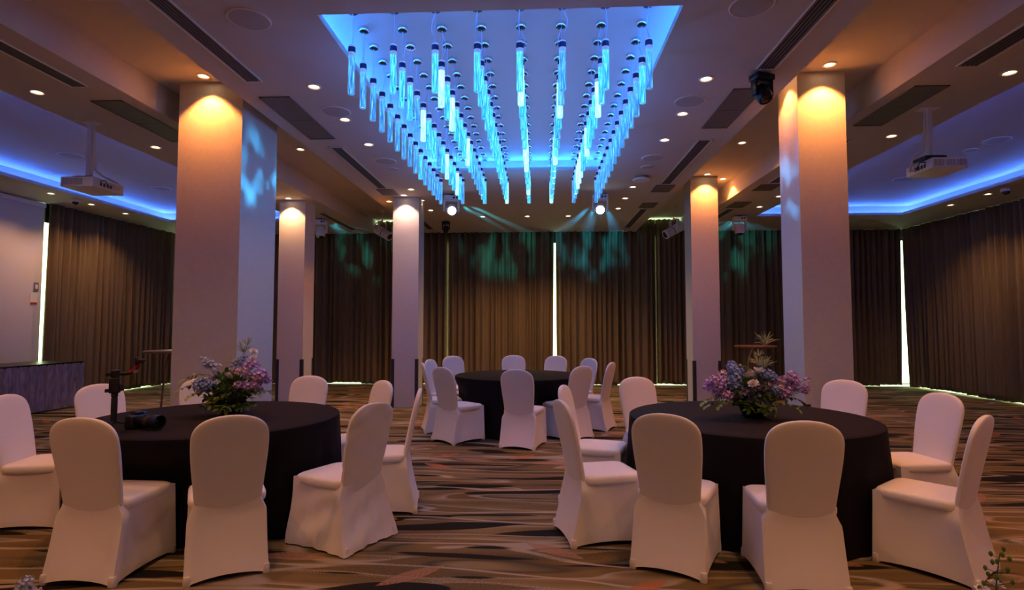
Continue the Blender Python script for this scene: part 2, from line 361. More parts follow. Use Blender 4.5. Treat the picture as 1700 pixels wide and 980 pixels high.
# curtains: pleated panels, each a thing of its own
def curtain(p0, p1, ztop, label, seed, edge0=0.0, edge1=0.0, hem=0.022, amp=0.06, inward=1):
    """pleated panel from p0 to p1; edge0/edge1 pull that edge away from the corner near the floor; ztop is a function of the along-distance."""
    r2 = random.Random(seed); p0 = Vector((*p0, 0)); p1 = Vector((*p1, 0)); d = p1-p0; L2 = d.length; d.normalize(); nrm = Vector((-d.y, d.x, 0))*inward
    # random pleat phases
    xs = []; s = 0.0; ph = 0.0; step = 0.017
    n = int(L2/step); freq = 2*PI/0.15; phase = []; f = freq
    for i in range(n+1):
        if i % 9 == 0: f = freq*r2.uniform(0.65, 1.4)
        ph += f*step; phase.append(ph)
    am = []; a = amp
    for i in range(n+1):
        if i % 14 == 0: tgt = amp*r2.uniform(0.55, 1.35)
        a += (tgt-a)*0.15; am.append(a)
    hems = []; hcur = hem
    for i in range(n+1):
        if i % 22 == 0: hcur = hem+r2.uniform(-0.019, 0.022)
        hems.append(hcur)
    rows = [0.0, 0.03, 0.1, 0.22, 0.36, 0.5, 0.64, 0.78, 0.9, 1.0]; vs = []; fs = []
    for j, t in enumerate(rows):
        for i in range(n+1):
            u = i/n*L2; top = ztop(p0+d*u); z0 = hems[i]; z = z0+(top-z0)*t
            wv = math.sin(phase[i])+0.35*math.sin(phase[i]*0.43+t*0.8+seed)
            k = 0.75+0.25*t + 0.2*math.sin(phase[i]*0.21+t*3.1)
            pull = 0.0
            if edge0: pull += edge0*math.exp(-u/0.35)*(1-t)**1.3
            if edge1: pull -= edge1*math.exp(-(L2-u)/0.35)*(1-t)**1.3
            q = p0+d*(u+pull)+nrm*(am[i]*wv*k); vs.append((q.x, q.y, z))
    for j in range(len(rows)-1):
        for i in range(n): fs.append((j*(n+1)+i, j*(n+1)+i+1, (j+1)*(n+1)+i+1, (j+1)*(n+1)+i))
    b = MB(); b.add(vs, fs); me = b.mesh('curtain', M['curtain'])
    o = obj('curtain', me); md = o.modifiers.new('thickness', 'SOLIDIFY'); md.thickness = 0.004
    return tag(o, label, 'curtain', 'pleated brown curtains around the hall')
def zt(p): return 4.11 if (RECL[0]+0.05 < p.x < RECL[1]-0.05 or RECR[0]+0.05 < p.x < RECR[1]-0.05) else 3.815
curtain((-9.2, YC), (-5.95, YC), zt, 'pleated brown back curtain in the corner behind the broad column', 1)
curtain((-5.95, YC), (-2.262, YC), zt, 'pleated brown back curtain between the two slim far columns on the camera table side', 2)
curtain((-2.275, YC), (0.37, YC), zt, 'pleated brown back curtain meeting the bright central daylight gap, next to the slim column', 3, edge1=0.035, hem=0.016)
curtain((0.42, YC), (2.875, YC), zt, 'pleated brown back curtain from the bright central gap to the narrow gap behind a spotlight', 4, edge0=0.02, hem=0.016)
curtain((2.905, YC), (5.95, YC), zt, 'dark pleated back curtain behind the brown bar table', 5)
curtain((5.95, YC), (8.80, YC), zt, 'dark pleated back curtain ending at the tall corner daylight gap', 6, edge1=0.09)
curtain((8.85, YC+0.03), (9.0, 9.9), zt, 'brown pleated side curtain beside the tall corner daylight gap', 8, edge0=0.10, hem=0.03)
curtain((9.0, 9.9), (9.0, 5.0), zt, 'brown pleated side curtain at the edge of the photo beyond the near chairs', 9, hem=0.03)
curtain((-9.38, 10.43), (-9.3, YC-0.06), zt, 'brown pleated side curtain between the white screen and the back corner', 10, edge0=-0.02, inward=-1)
# unseen boards added behind the curtain tops to block daylight leaks
hb = MB()
for a, b2 in ((-9.3, RECL[0]), (RECL[1], RECR[0]), (RECR[1], 9.0)): hb.box(a, b2, YC+0.09, YC+0.12, 3.55, HC)
hb.box(RECL[0], RECL[1], YC+0.09, YC+0.12, 3.70, 4.02).box(RECR[0], RECR[1], YC+0.09, YC+0.12, 3.70, 4.02)
hb.box(9.11, 9.14, 5.0, YC+0.1, 3.45, HC).box(-9.48, -9.46, 10.45, YC+0.1, 3.45, HC)
struct('daylight_blocker', hb, M['grille_dark'])
# white projection screen wall panel with notices
scr = thing('projection_screen', 'large white projection screen beside the brown side curtain', 'screen', (-9.47, 7.9, 0))
MB().box(-0.02, 0.02, -2.4, 2.52, 0.62, 3.72).build('screen_surface', M['wall'], scr, False)
MB().box(-0.05, 0.05, -2.45, 2.52, 3.72, 3.80).build('screen_case', M['white_plastic'], scr, False)
MB().box(-0.03, 0.03, -2.4, 2.52, 0.58, 0.62).build('bottom_bar', M['white_plastic'], scr, False)
MB().box(-0.06, 0.0, -2.3, -2.2, 0, 0.58).box(-0.06, 0.0, 2.2, 2.3, 0, 0.58).build('support_bracket', M['white_plastic'], scr, False)
n = thing('wall_notice', 'small white and red notice stuck on the white screen edge', 'notice', (-9.447, 10.26, 1.85))
MB().box(0, 0.004, -0.08, 0.08, 0, 0.22).build('sheet', M['paper'], n, False)
MB().box(0.004, 0.006, -0.07, 0.07, 0.012, 0.055).build('red_print', M['redprint'], n, False)
n = thing('wall_switch', 'small grey switch plate above the red notice', 'switch', (-9.447, 10.30, 2.12))
MB().box(0, 0.008, -0.05, 0.05, 0, 0.16).build('plate', M['greyprint'], n, False)
MB().box(0.008, 0.014, -0.025, 0.025, 0.04, 0.12).build('rocker', M['paper'], n, False)

# ------------------------------------------------------------------ ceiling fittings
me_ring = MB().lathe([(0.052, 0.0), (0.070, 0.0), (0.073, -0.004), (0.068, -0.009), (0.055, -0.010), (0.048, 0.0)], 24, cap=False).mesh('trim_ring', M['white_plastic'])
me_lens = MB().lathe([(0.0005, -0.004), (0.02, -0.004), (0.034, -0.0035), (0.034, 0.0)], 20, cap=False).mesh('lens', M['lens'])
me_refl = MB().lathe([(0.034, -0.003), (0.052, -0.001), (0.052, 0.0)], 20, cap=False).mesh('reflector', M['lens_off'])
def downlight(x, y, z, label, group, W=DOWN_W, col=WARM, ang=95, aim=(0, 0, -1), blend=0.7):
    r = thing('downlight', label, 'downlight', (x, y, z), 0, group)
    obj('trim_ring', me_ring, r); obj('lens', me_lens, r); obj('reflector', me_refl, r)
    if W: light('SPOT', 'bulb', r, (0, 0, -0.015), W, col, aim, 0.035, ang, blend)
ORD = ['first', 'second', 'third', 'fourth', 'fifth', 'sixth', 'seventh', 'eighth', 'ninth', 'tenth', 'eleventh', 'twelfth', 'thirteenth', 'fourteenth', 'fifteenth']
gC = 'warm recessed downlights of the hall'
YS = [-2.9, -1.3, 0.6, 2.4, 3.4]
OUT = 'round warm downlight above the near tables, out of view'
for x, side in ((-2.2, 'camera table'), (1.59, 'black moving light')):
    for k, y in enumerate((5.4, 6.3, 7.2, 9.66, 10.53, 11.46)): downlight(x, y, HC, ORD[k] + ' warm downlight from the front in the row between pendants and ' + side, gC)
    for y in YS: downlight(x, y, HC, OUT, gC + ' out of view', DOWN_W*2.4, (1.0, 0.50, 0.28), 130)
for x, l in ((-1.21, 'nearest the slim column'), (-0.25, 'in the middle'), (0.63, 'nearest the bright curtain gap')): downlight(x, 12.2, HC, 'warm downlight before the back curtain, of three the one ' + l, gC, DOWN_W*6.0, (1.0, 0.5, 0.22), 130)
for x, l in ((-5.03, 'broad column'), (4.36, 'amber column')):
    for k, y in enumerate((5.4, 7.18, 10.5, 11.43)): downlight(x, y, HC, ORD[k] + ' warm downlight from the front in the lowered ceiling beside the ' + l, gC)
    for y in (-2.5, 0.8, 3.4): downlight(x, y, HC, OUT, gC + ' out of view', DOWN_W*2.4, (1.0, 0.50, 0.28), 130)
for x, ys, l in ((-8.66, (9.66, 10.58, 11.5), 'white screen'), (8.01, (10.5, 11.43), 'corner daylight gap')):
    for k, y in enumerate(ys): downlight(x, y, HC, ORD[k] + ' warm downlight from the front along the ceiling edge by the ' + l, gC, DOWN_W*2.8, (1.0, 0.5, 0.25), 125)
    for y in (3.0, 5.0): downlight(x, y, HC, OUT, gC + ' out of view')
downlight(-3.59, 5.84, HR, 'amber downlight washing the broad column', None, DEEP_W*1.2, AMBER, 100, blend=0.35)
downlight(2.98, 5.88, HR, 'amber downlight washing the column above the near table', None, DEEP_W*1.3, AMBER, 100, blend=0.35)
downlight(2.98, 10.14, HR, 'amber downlight washing the slim far column beside the brown bar table', None, DEEP_W, AMBER, 100, blend=0.35)
downlight(3.36, 10.5, HR, 'amber downlight just beyond the slim far column', None, DEEP_W*0.8, AMBER, 110, blend=0.35)
downlight(2.60, 6.25, HR, 'amber downlight grazing the inner face of the amber column', None, DEEP_W*0.7, AMBER, 100, blend=0.35)
downlight(-2.43, 10.1, HC, 'warm downlight washing the slim column by the far table', None, DEEP_W*0.5, (1.0, 0.56, 0.40), 100, blend=0.35)
downlight(-2.83, 10.6, HC, 'warm downlight tucked beside the slim column by the far table', None, DEEP_W*0.6, AMBER, 110, blend=0.35)
downlight(-4.62, 10.25, HC, 'warm downlight washing the slim column next to the broad column', None, DEEP_W*0.75, (1.0, 0.48, 0.22), 100, blend=0.35)
for x in ((RECL[0]+RECL[1])/2, (RECR[0]+RECR[1])/2):
    downlight(x, 1.4, HR, 'amber downlight in the long ceiling channel out of view', 'channel downlights out of view', DEEP_W, AMBER, 120)
    downlight(x, 8.4, HR, 'amber downlight high in the ceiling channel behind the ' + ('broad' if x < 0 else 'amber') + ' column', gC, DEEP_W*0.7, AMBER, 140)

def speaker(x, y, z, r, label, grp='round ceiling speakers'):
    t = thing('ceiling_speaker', label, 'speaker', (x, y, z), 0, grp)
    MB().lathe([(r*0.92, 0), (r, 0), (r, -0.006), (r*0.95, -0.010), (r*0.92, -0.008)], 32, cap=False).build('rim', M['white_plastic'], t)
    MB().lathe([(r*0.92, -0.007), (r*0.5, -0.011), (0.001, -0.012)], 32, cap=False).build('mesh_cover', M['speaker'], t)
for x, y, l in ((-2.21, 4.16, 'by the long grille at the photo top, camera table side'), (1.56, 4.15, 'at the top edge of the photo near the black moving light'), (-2.22, 6.06, 'beside the pendants next to the square grille panels'), (1.58, 5.95, 'between two downlights by the black moving light'), (-2.19, 7.97, 'half hidden behind hanging pendant tubes'), (1.60, 7.98, 'beside the pendants near the white ceiling access point')):
    speaker(x, y, HC, 0.16, 'round ceiling speaker ' + l)
for x, y, l in ((-2.19, 8.39, 'small round ceiling disc behind the hanging tubes'), (1.60, 8.44, 'small round ceiling disc next to the white access point')): speaker(x, y, HC, 0.09, l, 'small ceiling discs')
for x, y, r, l in ((-7.22, 8.38, 0.17, 'in the side recess left of the projector pole'), (-7.19, 8.78, 0.10, 'small one partly behind the projector pole'), (-7.23, 10.53, 0.17, 'faint one in the recess beside the broad column'), (6.48, 8.3, 0.17, 'in the side recess at the photo edge beyond the projector'), (6.46, 8.76, 0.10, 'small one just above the second projector'), (6.53, 10.46, 0.17, 'faint one in the recess below the second projector')):
    speaker(x, y, HP, r, 'round recess ceiling speaker ' + l)
t = thing('access_point', 'white round wireless access point on the central ceiling', 'access point', (1.62, 9.02, HC))
MB().lathe([(0.05, 0), (0.1, 0), (0.1, -0.03), (0.07, -0.035)], 28).build('base', M['grey_plastic'], t)
MB().lathe([(0.13, -0.03), (0.14, -0.045), (0.13, -0.06), (0.08, -0.066), (0.001, -0.067)], 28, cap=False).build('dome', M['white_plastic'], t)
for x, y, l in ((-8.62, 10.15, 'dome security camera on the ceiling above the white screen'), (8.0, 10.09, 'dome security camera on the ceiling above the side curtain')):
    t = thing('security_camera', l, 'camera', (x, y, HC))
    MB().lathe([(0.07, 0), (0.08, -0.005), (0.08, -0.04), (0.066, -0.055)], 24).build('housing', M['white_plastic'], t)
    MB().lathe([(0.055, -0.055), (0.05, -0.085), (0.03, -0.105), (0.001, -0.112)], 24, cap=False).build('dome', M['glass_dark'], t)

def grille(x0, x1, y0, y1, label, panels=0, cat='vent'):
    cx, cy = (x0+x1)/2, (y0+y1)/2; hx, hy = (x1-x0)/2, (y1-y0)/2
    t = thing('ceiling_grille', label, cat, (cx, cy, HC), 0, 'ceiling air grilles')
    fw_ = 0.014
    MB().box(-hx, hx, -hy, hy, -0.002, 0.0).build('duct_backing', M['grille_dark'], t, False)
    MB().box(-hx, -hx+fw_, -hy, hy, -0.012, 0).box(hx-fw_, hx, -hy, hy, -0.012, 0).box(-hx, hx, -hy, -hy+fw_, -0.012, 0).box(-hx, hx, hy-fw_, hy, -0.012, 0).build('frame', M['white_plastic' if not panels else 'grille'], t, False)
    if not panels:
        for k in range(5):
            xx = -hx+fw_+(2*hx-2*fw_)*(k+0.5)/5
            MB().box(xx-0.006, xx+0.006, -hy+fw_, hy-fw_, -0.010, -0.002).build('slat', M['grille'], t, False)
    else:
        for k in range(panels):
            a = -hy+fw_+(2*hy-2*fw_)*k/panels; b2 = -hy+fw_+(2*hy-2*fw_)*(k+1)/panels
            MB().box(-hx+fw_, hx-fw_, a+0.006, b2-0.006, -0.008, -0.002).build('panel', M['grille'], t, False)
grille(-2.81, -2.64, 2.2, 5.26, 'long dark slot grille running to the broad column, beside the ceiling channel')
grille(-2.87, -2.55, 5.63, 6.95, 'pair of square grille panels in the central ceiling by the broad column', 2)
grille(-2.75, -2.58, 7.28, 9.56, 'long dark slot grille leading to the slim column by the far table')
grille(-2.80, -2.51, 9.63, 10.06, 'small square panel just before the slim column by the far table', 1)
grille(-2.72, -2.55, 11.5, 13.75, 'dark slot grille behind the slim column by the far table')
grille(1.98, 2.16, 2.2, 5.22, 'long dark slot grille ending above the black moving light')
grille(1.93, 2.23, 5.65, 6.78, 'pair of square grille panels behind the black moving light', 2)
grille(2.01, 2.19, 7.2, 9.5, 'long dark slot grille leading to the slim far column by the brown bar table')
grille(1.96, 2.28, 9.56, 10.04, 'small square panel at the end of the long slot grille', 1)
grille(1.98, 2.28, 10.95, 11.4, 'small square panel before the last slot grille by the back curtain', 1)
grille(2.03, 2.20, 11.5, 13.75, 'last slot grille in the central ceiling close to the back curtain')
grille(-4.58, -4.40, 2.4, 5.30, 'dark slot grille in the lowered ceiling beside the projector')
grille(-4.67, -4.34, 5.64, 6.97, 'pair of dark square panels between the projector pole and broad column', 2)
grille(-4.62, -4.46, 11.6, 13.77, 'dark slot grille behind the slim column next to the broad column')
grille(3.76, 3.97, 2.4, 5.25, 'dark slot grille in the lowered ceiling at the photo corner')
grille(3.68, 4.01, 5.66, 6.78, 'pair of dark square panels next to the second projector pole', 2)
grille(3.76, 3.95, 7.3, 9.5, 'dark slot grille half hidden by the amber column')
grille(3.69, 4.03, 9.6, 10.03, 'small square panel between the amber column and slim far column', 1)
grille(3.72, 4.04, 10.95, 11.48, 'small square panel above the moving light by the slim far column', 1)
grille(3.78, 3.95, 11.58, 13.7, 'dark slot grille beside the white moving light by the slim far column')

# pendants: canopy, cord, cap, tube
me_can = MB().lathe([(0.048, 0.0), (0.048, -0.028), (0.043, -0.036)], 20).mesh('canopy', M['chrome'])
me_canin = MB().lathe([(0.040, -0.0365), (0.030, -0.040), (0.008, -0.044)], 20).mesh('canopy_base', M['bronze'])
me_cap = MB().lathe([(0.010, 0.0), (0.027, -0.004), (0.029, -0.012), (0.029, -0.088), (0.026, -0.092)], 18).mesh('cap', M['capclear'])
me_band = MB().lathe([(0.0298, -0.018), (0.0304, -0.020), (0.0304, -0.060), (0.0298, -0.062)], 18, cap=False).mesh('cap_band', M['cap'])
tubes = {}
for k in ('tube_hot', 'tube_mid', 'tube_dim'):
    tubes[k] = MB().lathe([(0.0275, -0.092), (0.0275, -0.405), (0.025, -0.412)], 18).mesh('glass_tube', M[k])
cords = []
ZT = 3.79
for k in range(7):
    a = rnd.uniform(0, 2*PI); s = rnd.uniform(0.015, 0.06); pts = []
    for i in range(11):
        u = i/10; pts.append((math.cos(a)*s*math.sin(PI*u)*math.sin(2.2*u+0.6), math.sin(a)*s*math.sin(PI*u), (HP-ZT-0.04)*(1-u)))
    b = MB().tube(pts, 0.0028, 5); b.tube([(0.006, 0, 0), (0.006, 0, HP-ZT-0.04)], 0.0012, 4)
    cords.append(b.mesh('cord', M['cord']))
for j in range(8):
    x = -1.541 + j*0.3472
    for i in range(15):
        y = 4.55+i*0.3065
        r = thing('tube_pendant', 'blue-lit bubble tube pendant, %s from the front in the %s lengthwise row' % (ORD[i], ['leftmost', 'second left', 'third left', 'fourth left', 'fourth right', 'third right', 'second right', 'rightmost'][j]), 'pendant lamp', (x, y, ZT), 0, 'tube pendants in the blue recess')
        obj('canopy', me_can, r, (0, 0, HP-ZT)); obj('canopy_base', me_canin, r, (0, 0, HP-ZT)); obj('cord', cords[rnd.randrange(7)], r, (0, 0, 0), rnd.uniform(0, 6))
        cp = obj('cap', me_cap, r); obj('cap_band', me_band, cp)
        edge = j in (0, 7)
        q = rnd.random()
        kind = ('tube_dim' if q < 0.8 else 'tube_mid') if edge else ('tube_hot' if q < 0.2 else 'tube_mid' if q < 0.85 else 'tube_dim')
        obj('glass_tube', tubes[kind], r, (0, 0, 0), rnd.uniform(0, 6))
        if i % 3 == 1 and j % 2 == (i//3) % 2: light('POINT', 'glow', r, (0, 0, -0.45), 1.5, (0.17, 0.24, 1.0), None, 0.04)

# ------------------------------------------------------------------ stage lights, cameras and projectors on the ceiling
def moving_head(x, y, z, rz, label, s, body, tilt, lens_mat, group=None):
    """s scales the fixture; tilt is the head's angle from straight down towards local -Y."""
    r = thing('moving_head_light', label, 'stage light', (x, y, z), rz, group)
    r.scale = (s, s, s)
    MB().box(-0.03, 0.03, -0.02, 0.02, -0.03, 0.0).build('clamp', M['black'], r, False)
    bs = MB().rbox(-0.15, 0.15, -0.10, 0.10, -0.12, -0.03, 0.02).build('base', body, r)
    MB().box(0.02, 0.06, -0.103, -0.10, -0.095, -0.06).box(0.08, 0.11, -0.103, -0.10, -0.095, -0.06).build('display', M['black'], bs, False)
    for sx in (-1, 1):
        a, b2 = sorted((sx*0.115, sx*0.15)); MB().rbox(a, b2, -0.055, 0.055, -0.34, -0.12, 0.012).build('yoke_arm', body, r)
    MB().box(-0.15, 0.15, -0.05, 0.05, -0.14, -0.118).build('yoke_bridge', body, r, False)
    mt = T(0, 0, -0.29) @ RX(-tilt)
    hd_ = MB().lathe([(0.06, 0.10), (0.09, 0.09), (0.105, 0.04), (0.108, -0.04), (0.105, -0.10), (0.09, -0.13)], 28).xf(mt).build('head', body, r)
    MB().lathe([(0.078, -0.128), (0.09, -0.128), (0.092, -0.14), (0.078, -0.142)], 28, cap=False).xf(mt).build('lens_ring', M['black'], hd_)
    MB().lathe([(0.08, -0.130), (0.05, -0.140), (0.001, -0.144)], 28, cap=False).xf(mt).build('lens', lens_mat, hd_)
    return r
mh1 = moving_head(-1.57, 10.1, HC, 0.25, 'blue-white moving head light with glowing lens behind the pendants, nearer the slim column', 0.95, M['head_blue'], 1.25, M['beam'])
mh2 = moving_head(1.09, 10.15, HC, -0.1, 'blue-white moving head light with glowing lens behind the pendants, nearer the bright curtain gap', 0.95, M['head_blue'], 1.25, M['beam'])
for o, ax in ((mh1, (0.35, -1, -0.33)), (mh2, (-0.05, -1, -0.33))):
    mx_ = RZ(o.rotation_euler.z).inverted() @ Vector(ax)
    light('SPOT', 'beam_light', o, (0, -0.17, -0.33), 25, (0.3, 0.65, 1.0), mx_, 0.05, 40, 0.4)
mh3 = moving_head(-4.80, 12.3, HC, 0.1, 'bluish moving head light hanging beside the slim column next to the broad column', 0.95, M['head_blue'], 0.1, M['glass_dark'])
mh4 = moving_head(4.28, 12.35, HC, -0.1, 'white moving head light hanging between the slim far column and the amber column', 0.95, M['white_plastic'], 0.1, M['glass_dark'])
mh5 = moving_head(2.07, 5.30, HC, 0.35, 'black moving head light on the ceiling beside the amber column', 0.66, M['black'], 0.5, M['glass_dark'])
mh6 = moving_head(-2.09, 12.7, HC, 0.0, 'small black camera head hanging before the back curtain by the slim column', 0.58, M['black'], 0.3, M['glass_dark'])
def gobo(parent, loc, aim, W, col, ang, sc_=14.0, seed=0.0):
    aim = RZ(-parent.rotation_euler.z) @ Vector(aim)
    o = light('SPOT', 'pattern_light', parent, loc, W, col, aim, 0.02, ang, 0.7)
    ld = o.data; ld.use_nodes = True; nt = ld.node_tree; em = nt.nodes['Emission']
    tc = nt.nodes.new('ShaderNodeTexCoord'); mp = nt.nodes.new('ShaderNodeMapping'); mp.inputs['Scale'].default_value = (1, 0.35, 1); mp.inputs['Location'].default_value = (seed, seed*2, 0)
    nz = nt.nodes.new('ShaderNodeTexNoise'); nz.inputs['Scale'].default_value = sc_; nz.inputs['Detail'].default_value = 1
    mr = nt.nodes.new('ShaderNodeMapRange'); mr.inputs['From Min'].default_value = 0.47; mr.inputs['From Max'].default_value = 0.68; mr.inputs['To Min'].default_value = 0.04; mr.inputs['To Max'].default_value = 2.6
    nt.links.new(tc.outputs['Normal'], mp.inputs[0]); nt.links.new(mp.outputs[0], nz.inputs['Vector']); nt.links.new(nz.outputs[0], mr.inputs[0]); nt.links.new(mr.outputs[0], em.inputs['Strength'])
    return o
TEAL = (0.05, 0.62, 0.75)
gobo(mh3, (0, 0.12, -0.33), (0.3, 1, 0.06), 26, (0.03, 0.5, 0.62), 66, 7, 1.3)
gobo(mh4, (0, 0.12, -0.33), (0.2, 1, 0.06), 26, (0.03, 0.5, 0.62), 66, 7, 4.1)
gobo(mh1, (0, 0.16, -0.33), (0.18, 1, 0.05), 120, (0.03, 0.5, 0.60), 36, 13, 2.2)
gobo(mh2, (0, 0.16, -0.33), (0.06, 1, 0.05), 170, (0.02, 0.45, 0.85), 36, 13, 6.4)
gobo(mh1, (0, -0.15, -0.33), (-1.66, -3.75, -0.22), 220, (0.03, 0.45, 1.0), 15, 30, 3.3)  # added spot for blue streaks on the broad column, standing in for pendant light
gobo(mh2, (0, -0.15, -0.33), (1.63, -3.85, -0.45), 130, (0.1, 0.45, 1.0), 13, 30, 5.3)  # added spot for the blue streak on the amber column's inner face

def spot_can(x, y, drop, rz, label):
    r = thing('spotlight', label, 'spotlight', (x, y, HR), rz); r.scale = (1.3, 1.3, 1.3)
    MB().lathe([(0.05, 0), (0.05, -0.02), (0.012, -0.025)], 16).build('ceiling_plate', M['white_plastic'], r)
    MB().tube([(0, 0, -0.02), (0, 0, -drop)], 0.011, 10).build('stem', M['white_plastic'], r)
    mt = T(0, 0, -drop-0.19) @ RY(math.radians(-62))
    yk = MB()
    for s in (-1, 1): yk.box(-0.02, 0.02, s*0.095-0.005, s*0.095+0.005, -drop-0.20, -drop)
    yk.box(-0.02, 0.02, -0.10, 0.10, -drop-0.012, -drop); yk.build('yoke', M['white_plastic'], r, False)
    bd = MB().lathe([(0.04, 0.20), (0.075, 0.18), (0.085, 0.14), (0.085, -0.02), (0.080, -0.03)], 24).xf(mt).build('body', M['white_plastic'], r)
    MB().lathe([(0.078, -0.03), (0.078, -0.045)], 24).xf(mt).build('seam_ring', M['black'], bd)
    MB().lathe([(0.080, -0.045), (0.080, -0.20), (0.074, -0.205)], 24).xf(mt).build('barrel', M['white_plastic'], r)
    MB().lathe([(0.072, -0.203), (0.04, -0.207), (0.001, -0.208)], 24, cap=False).xf(mt).build('lens', M['glass_dark'], r)
    e = mt @ Vector((0, 0, 0.19)); pts = []
    for i in range(9):
        u = i/8; pts.append((e.x*(1-u)+0.10*math.sin(PI*u)*(1 if e.x > 0 else -1), 0.02*math.sin(6*u), e.z*(1-u)+(-drop+0.02)*u))
    MB().tube(pts, 0.010, 7).build('cable', M['white_plastic'], r)
spot_can(-3.65, 13.1, 0.20, -0.5+PI+PI, 'white spotlight can hanging in the channel left of the slim column by the far table')
spot_can(3.07, 13.1, 0.20, 0.4+PI, 'white spotlight can pointing down beside the slim far column near the narrow curtain gap')

def projector(px, py, zb, bx0, bx1, by0, by1, lens_side, label):
    r = thing('projector', label, 'projector', (px, py, HC))
    zt_ = zb+0.11
    MB().box(-0.09, 0.09, -0.06, 0.06, -0.008, 0).build('mount_plate', M['white_plastic'], r, False)
    MB().rbox(-0.028, 0.028, -0.028, 0.028, zt_-HC+0.03, -0.006, 0.008).build('pole', M['white_plastic'], r)
    MB().box(-0.09, 0.09, -0.09, 0.09, zt_-HC+0.012, zt_-HC+0.035).box(-0.11, -0.09, -0.1, 0.1, zt_-HC, zt_-HC+0.03).box(0.09, 0.11, -0.1, 0.1, zt_-HC, zt_-HC+0.03).build('bracket', M['black'], r, False)
    x0, x1, y0, y1 = bx0-px, bx1-px, by0-py, by1-py; z0, z1 = zb-HC, zt_-HC
    bd = MB().rbox(x0, x1, y0, y1, z0, z1, 0.008).build('body', M['white_plastic'], r)
    g0, g1 = x0+0.02, x1-0.02
    sections = ((g0, g0+(g1-g0)*0.70),) if lens_side > 0 else ((g0, g0+0.10), (g0+0.125, g0+0.215), (g0+0.235, g1))
    for a, b2 in sections:
        MB().box(a, b2, y0-0.002, y0+0.001, z0+0.022, z1-0.02).build('vent_recess', M['grey_plastic'], bd, False)
        nn = max(5, int((b2-a)/0.012))
        sl = MB()
        for k in range(nn):
            xx = a+(b2-a)*(k+0.5)/nn; sl.box(xx-0.0025, xx+0.0025, y0-0.005, y0-0.002, z0+0.022, z1-0.02)
        o = sl.build('vent_slats', M['white_plastic'], bd, False); o['kind'] = 'stuff'
    s = x1 if lens_side > 0 else x0
    for k in range(4):
        yy = y0+0.12+k*0.05; a, b2 = sorted((s, s+0.003*lens_side)); MB().box(a, b2, yy-0.015, yy+0.015, z0+0.03, z1-0.04).build('socket', M['black'], bd, False)
    mid = (y0+y1)/2
    MB().lathe([(0.05, 0), (0.05, 0.03), (0.04, 0.035)], 20, ((x0+x1)/2+0.05*lens_side, y1, (z0+z1)/2), RX(-PI/2)).build('lens', M['glass_dark'], bd)
    pts = [(0.035*lens_side, 0.0, -0.02), (0.045*lens_side, 0.0, (z1)*0.5), (0.06*lens_side, 0.02, z1+0.12), (0.12*lens_side, 0.08, z1+0.06), (s+0.03*lens_side, 0.16, z1-0.0), (s+0.04*lens_side, 0.18, z0+0.04), (s, 0.14, z0+0.05)]
    q = []
    for i in range(len(pts)-1):
        for u in (0, 0.25, 0.5, 0.75): q.append(tuple(pts[i][k]*(1-u)+pts[i+1][k]*u for k in range(3)))
    q.append(pts[-1])
    MB().tube(q, 0.012, 7).build('white_cable', M['white_plastic'], r)
    q2 = [(s, y0+0.10, z1-0.03), (s+0.05*lens_side, y0+0.12, z1-0.02), (s+0.055*lens_side, y0+0.16, z0+0.04), (s+0.02*lens_side, y0+0.22, z0+0.03), (s, y0+0.24, z0+0.05)]
    MB().tube(q2, 0.006, 6).build('black_cable', M['black'], r)
projector(-5.17, 6.27, 3.03, -5.35, -4.97, 6.08, 6.56, 1, 'white ceiling projector on a pole near the white screen side')
projector(4.21, 6.29, 3.14, 4.15, 4.52, 6.16, 6.60, -1, 'white ceiling projector on a pole beyond the amber column')

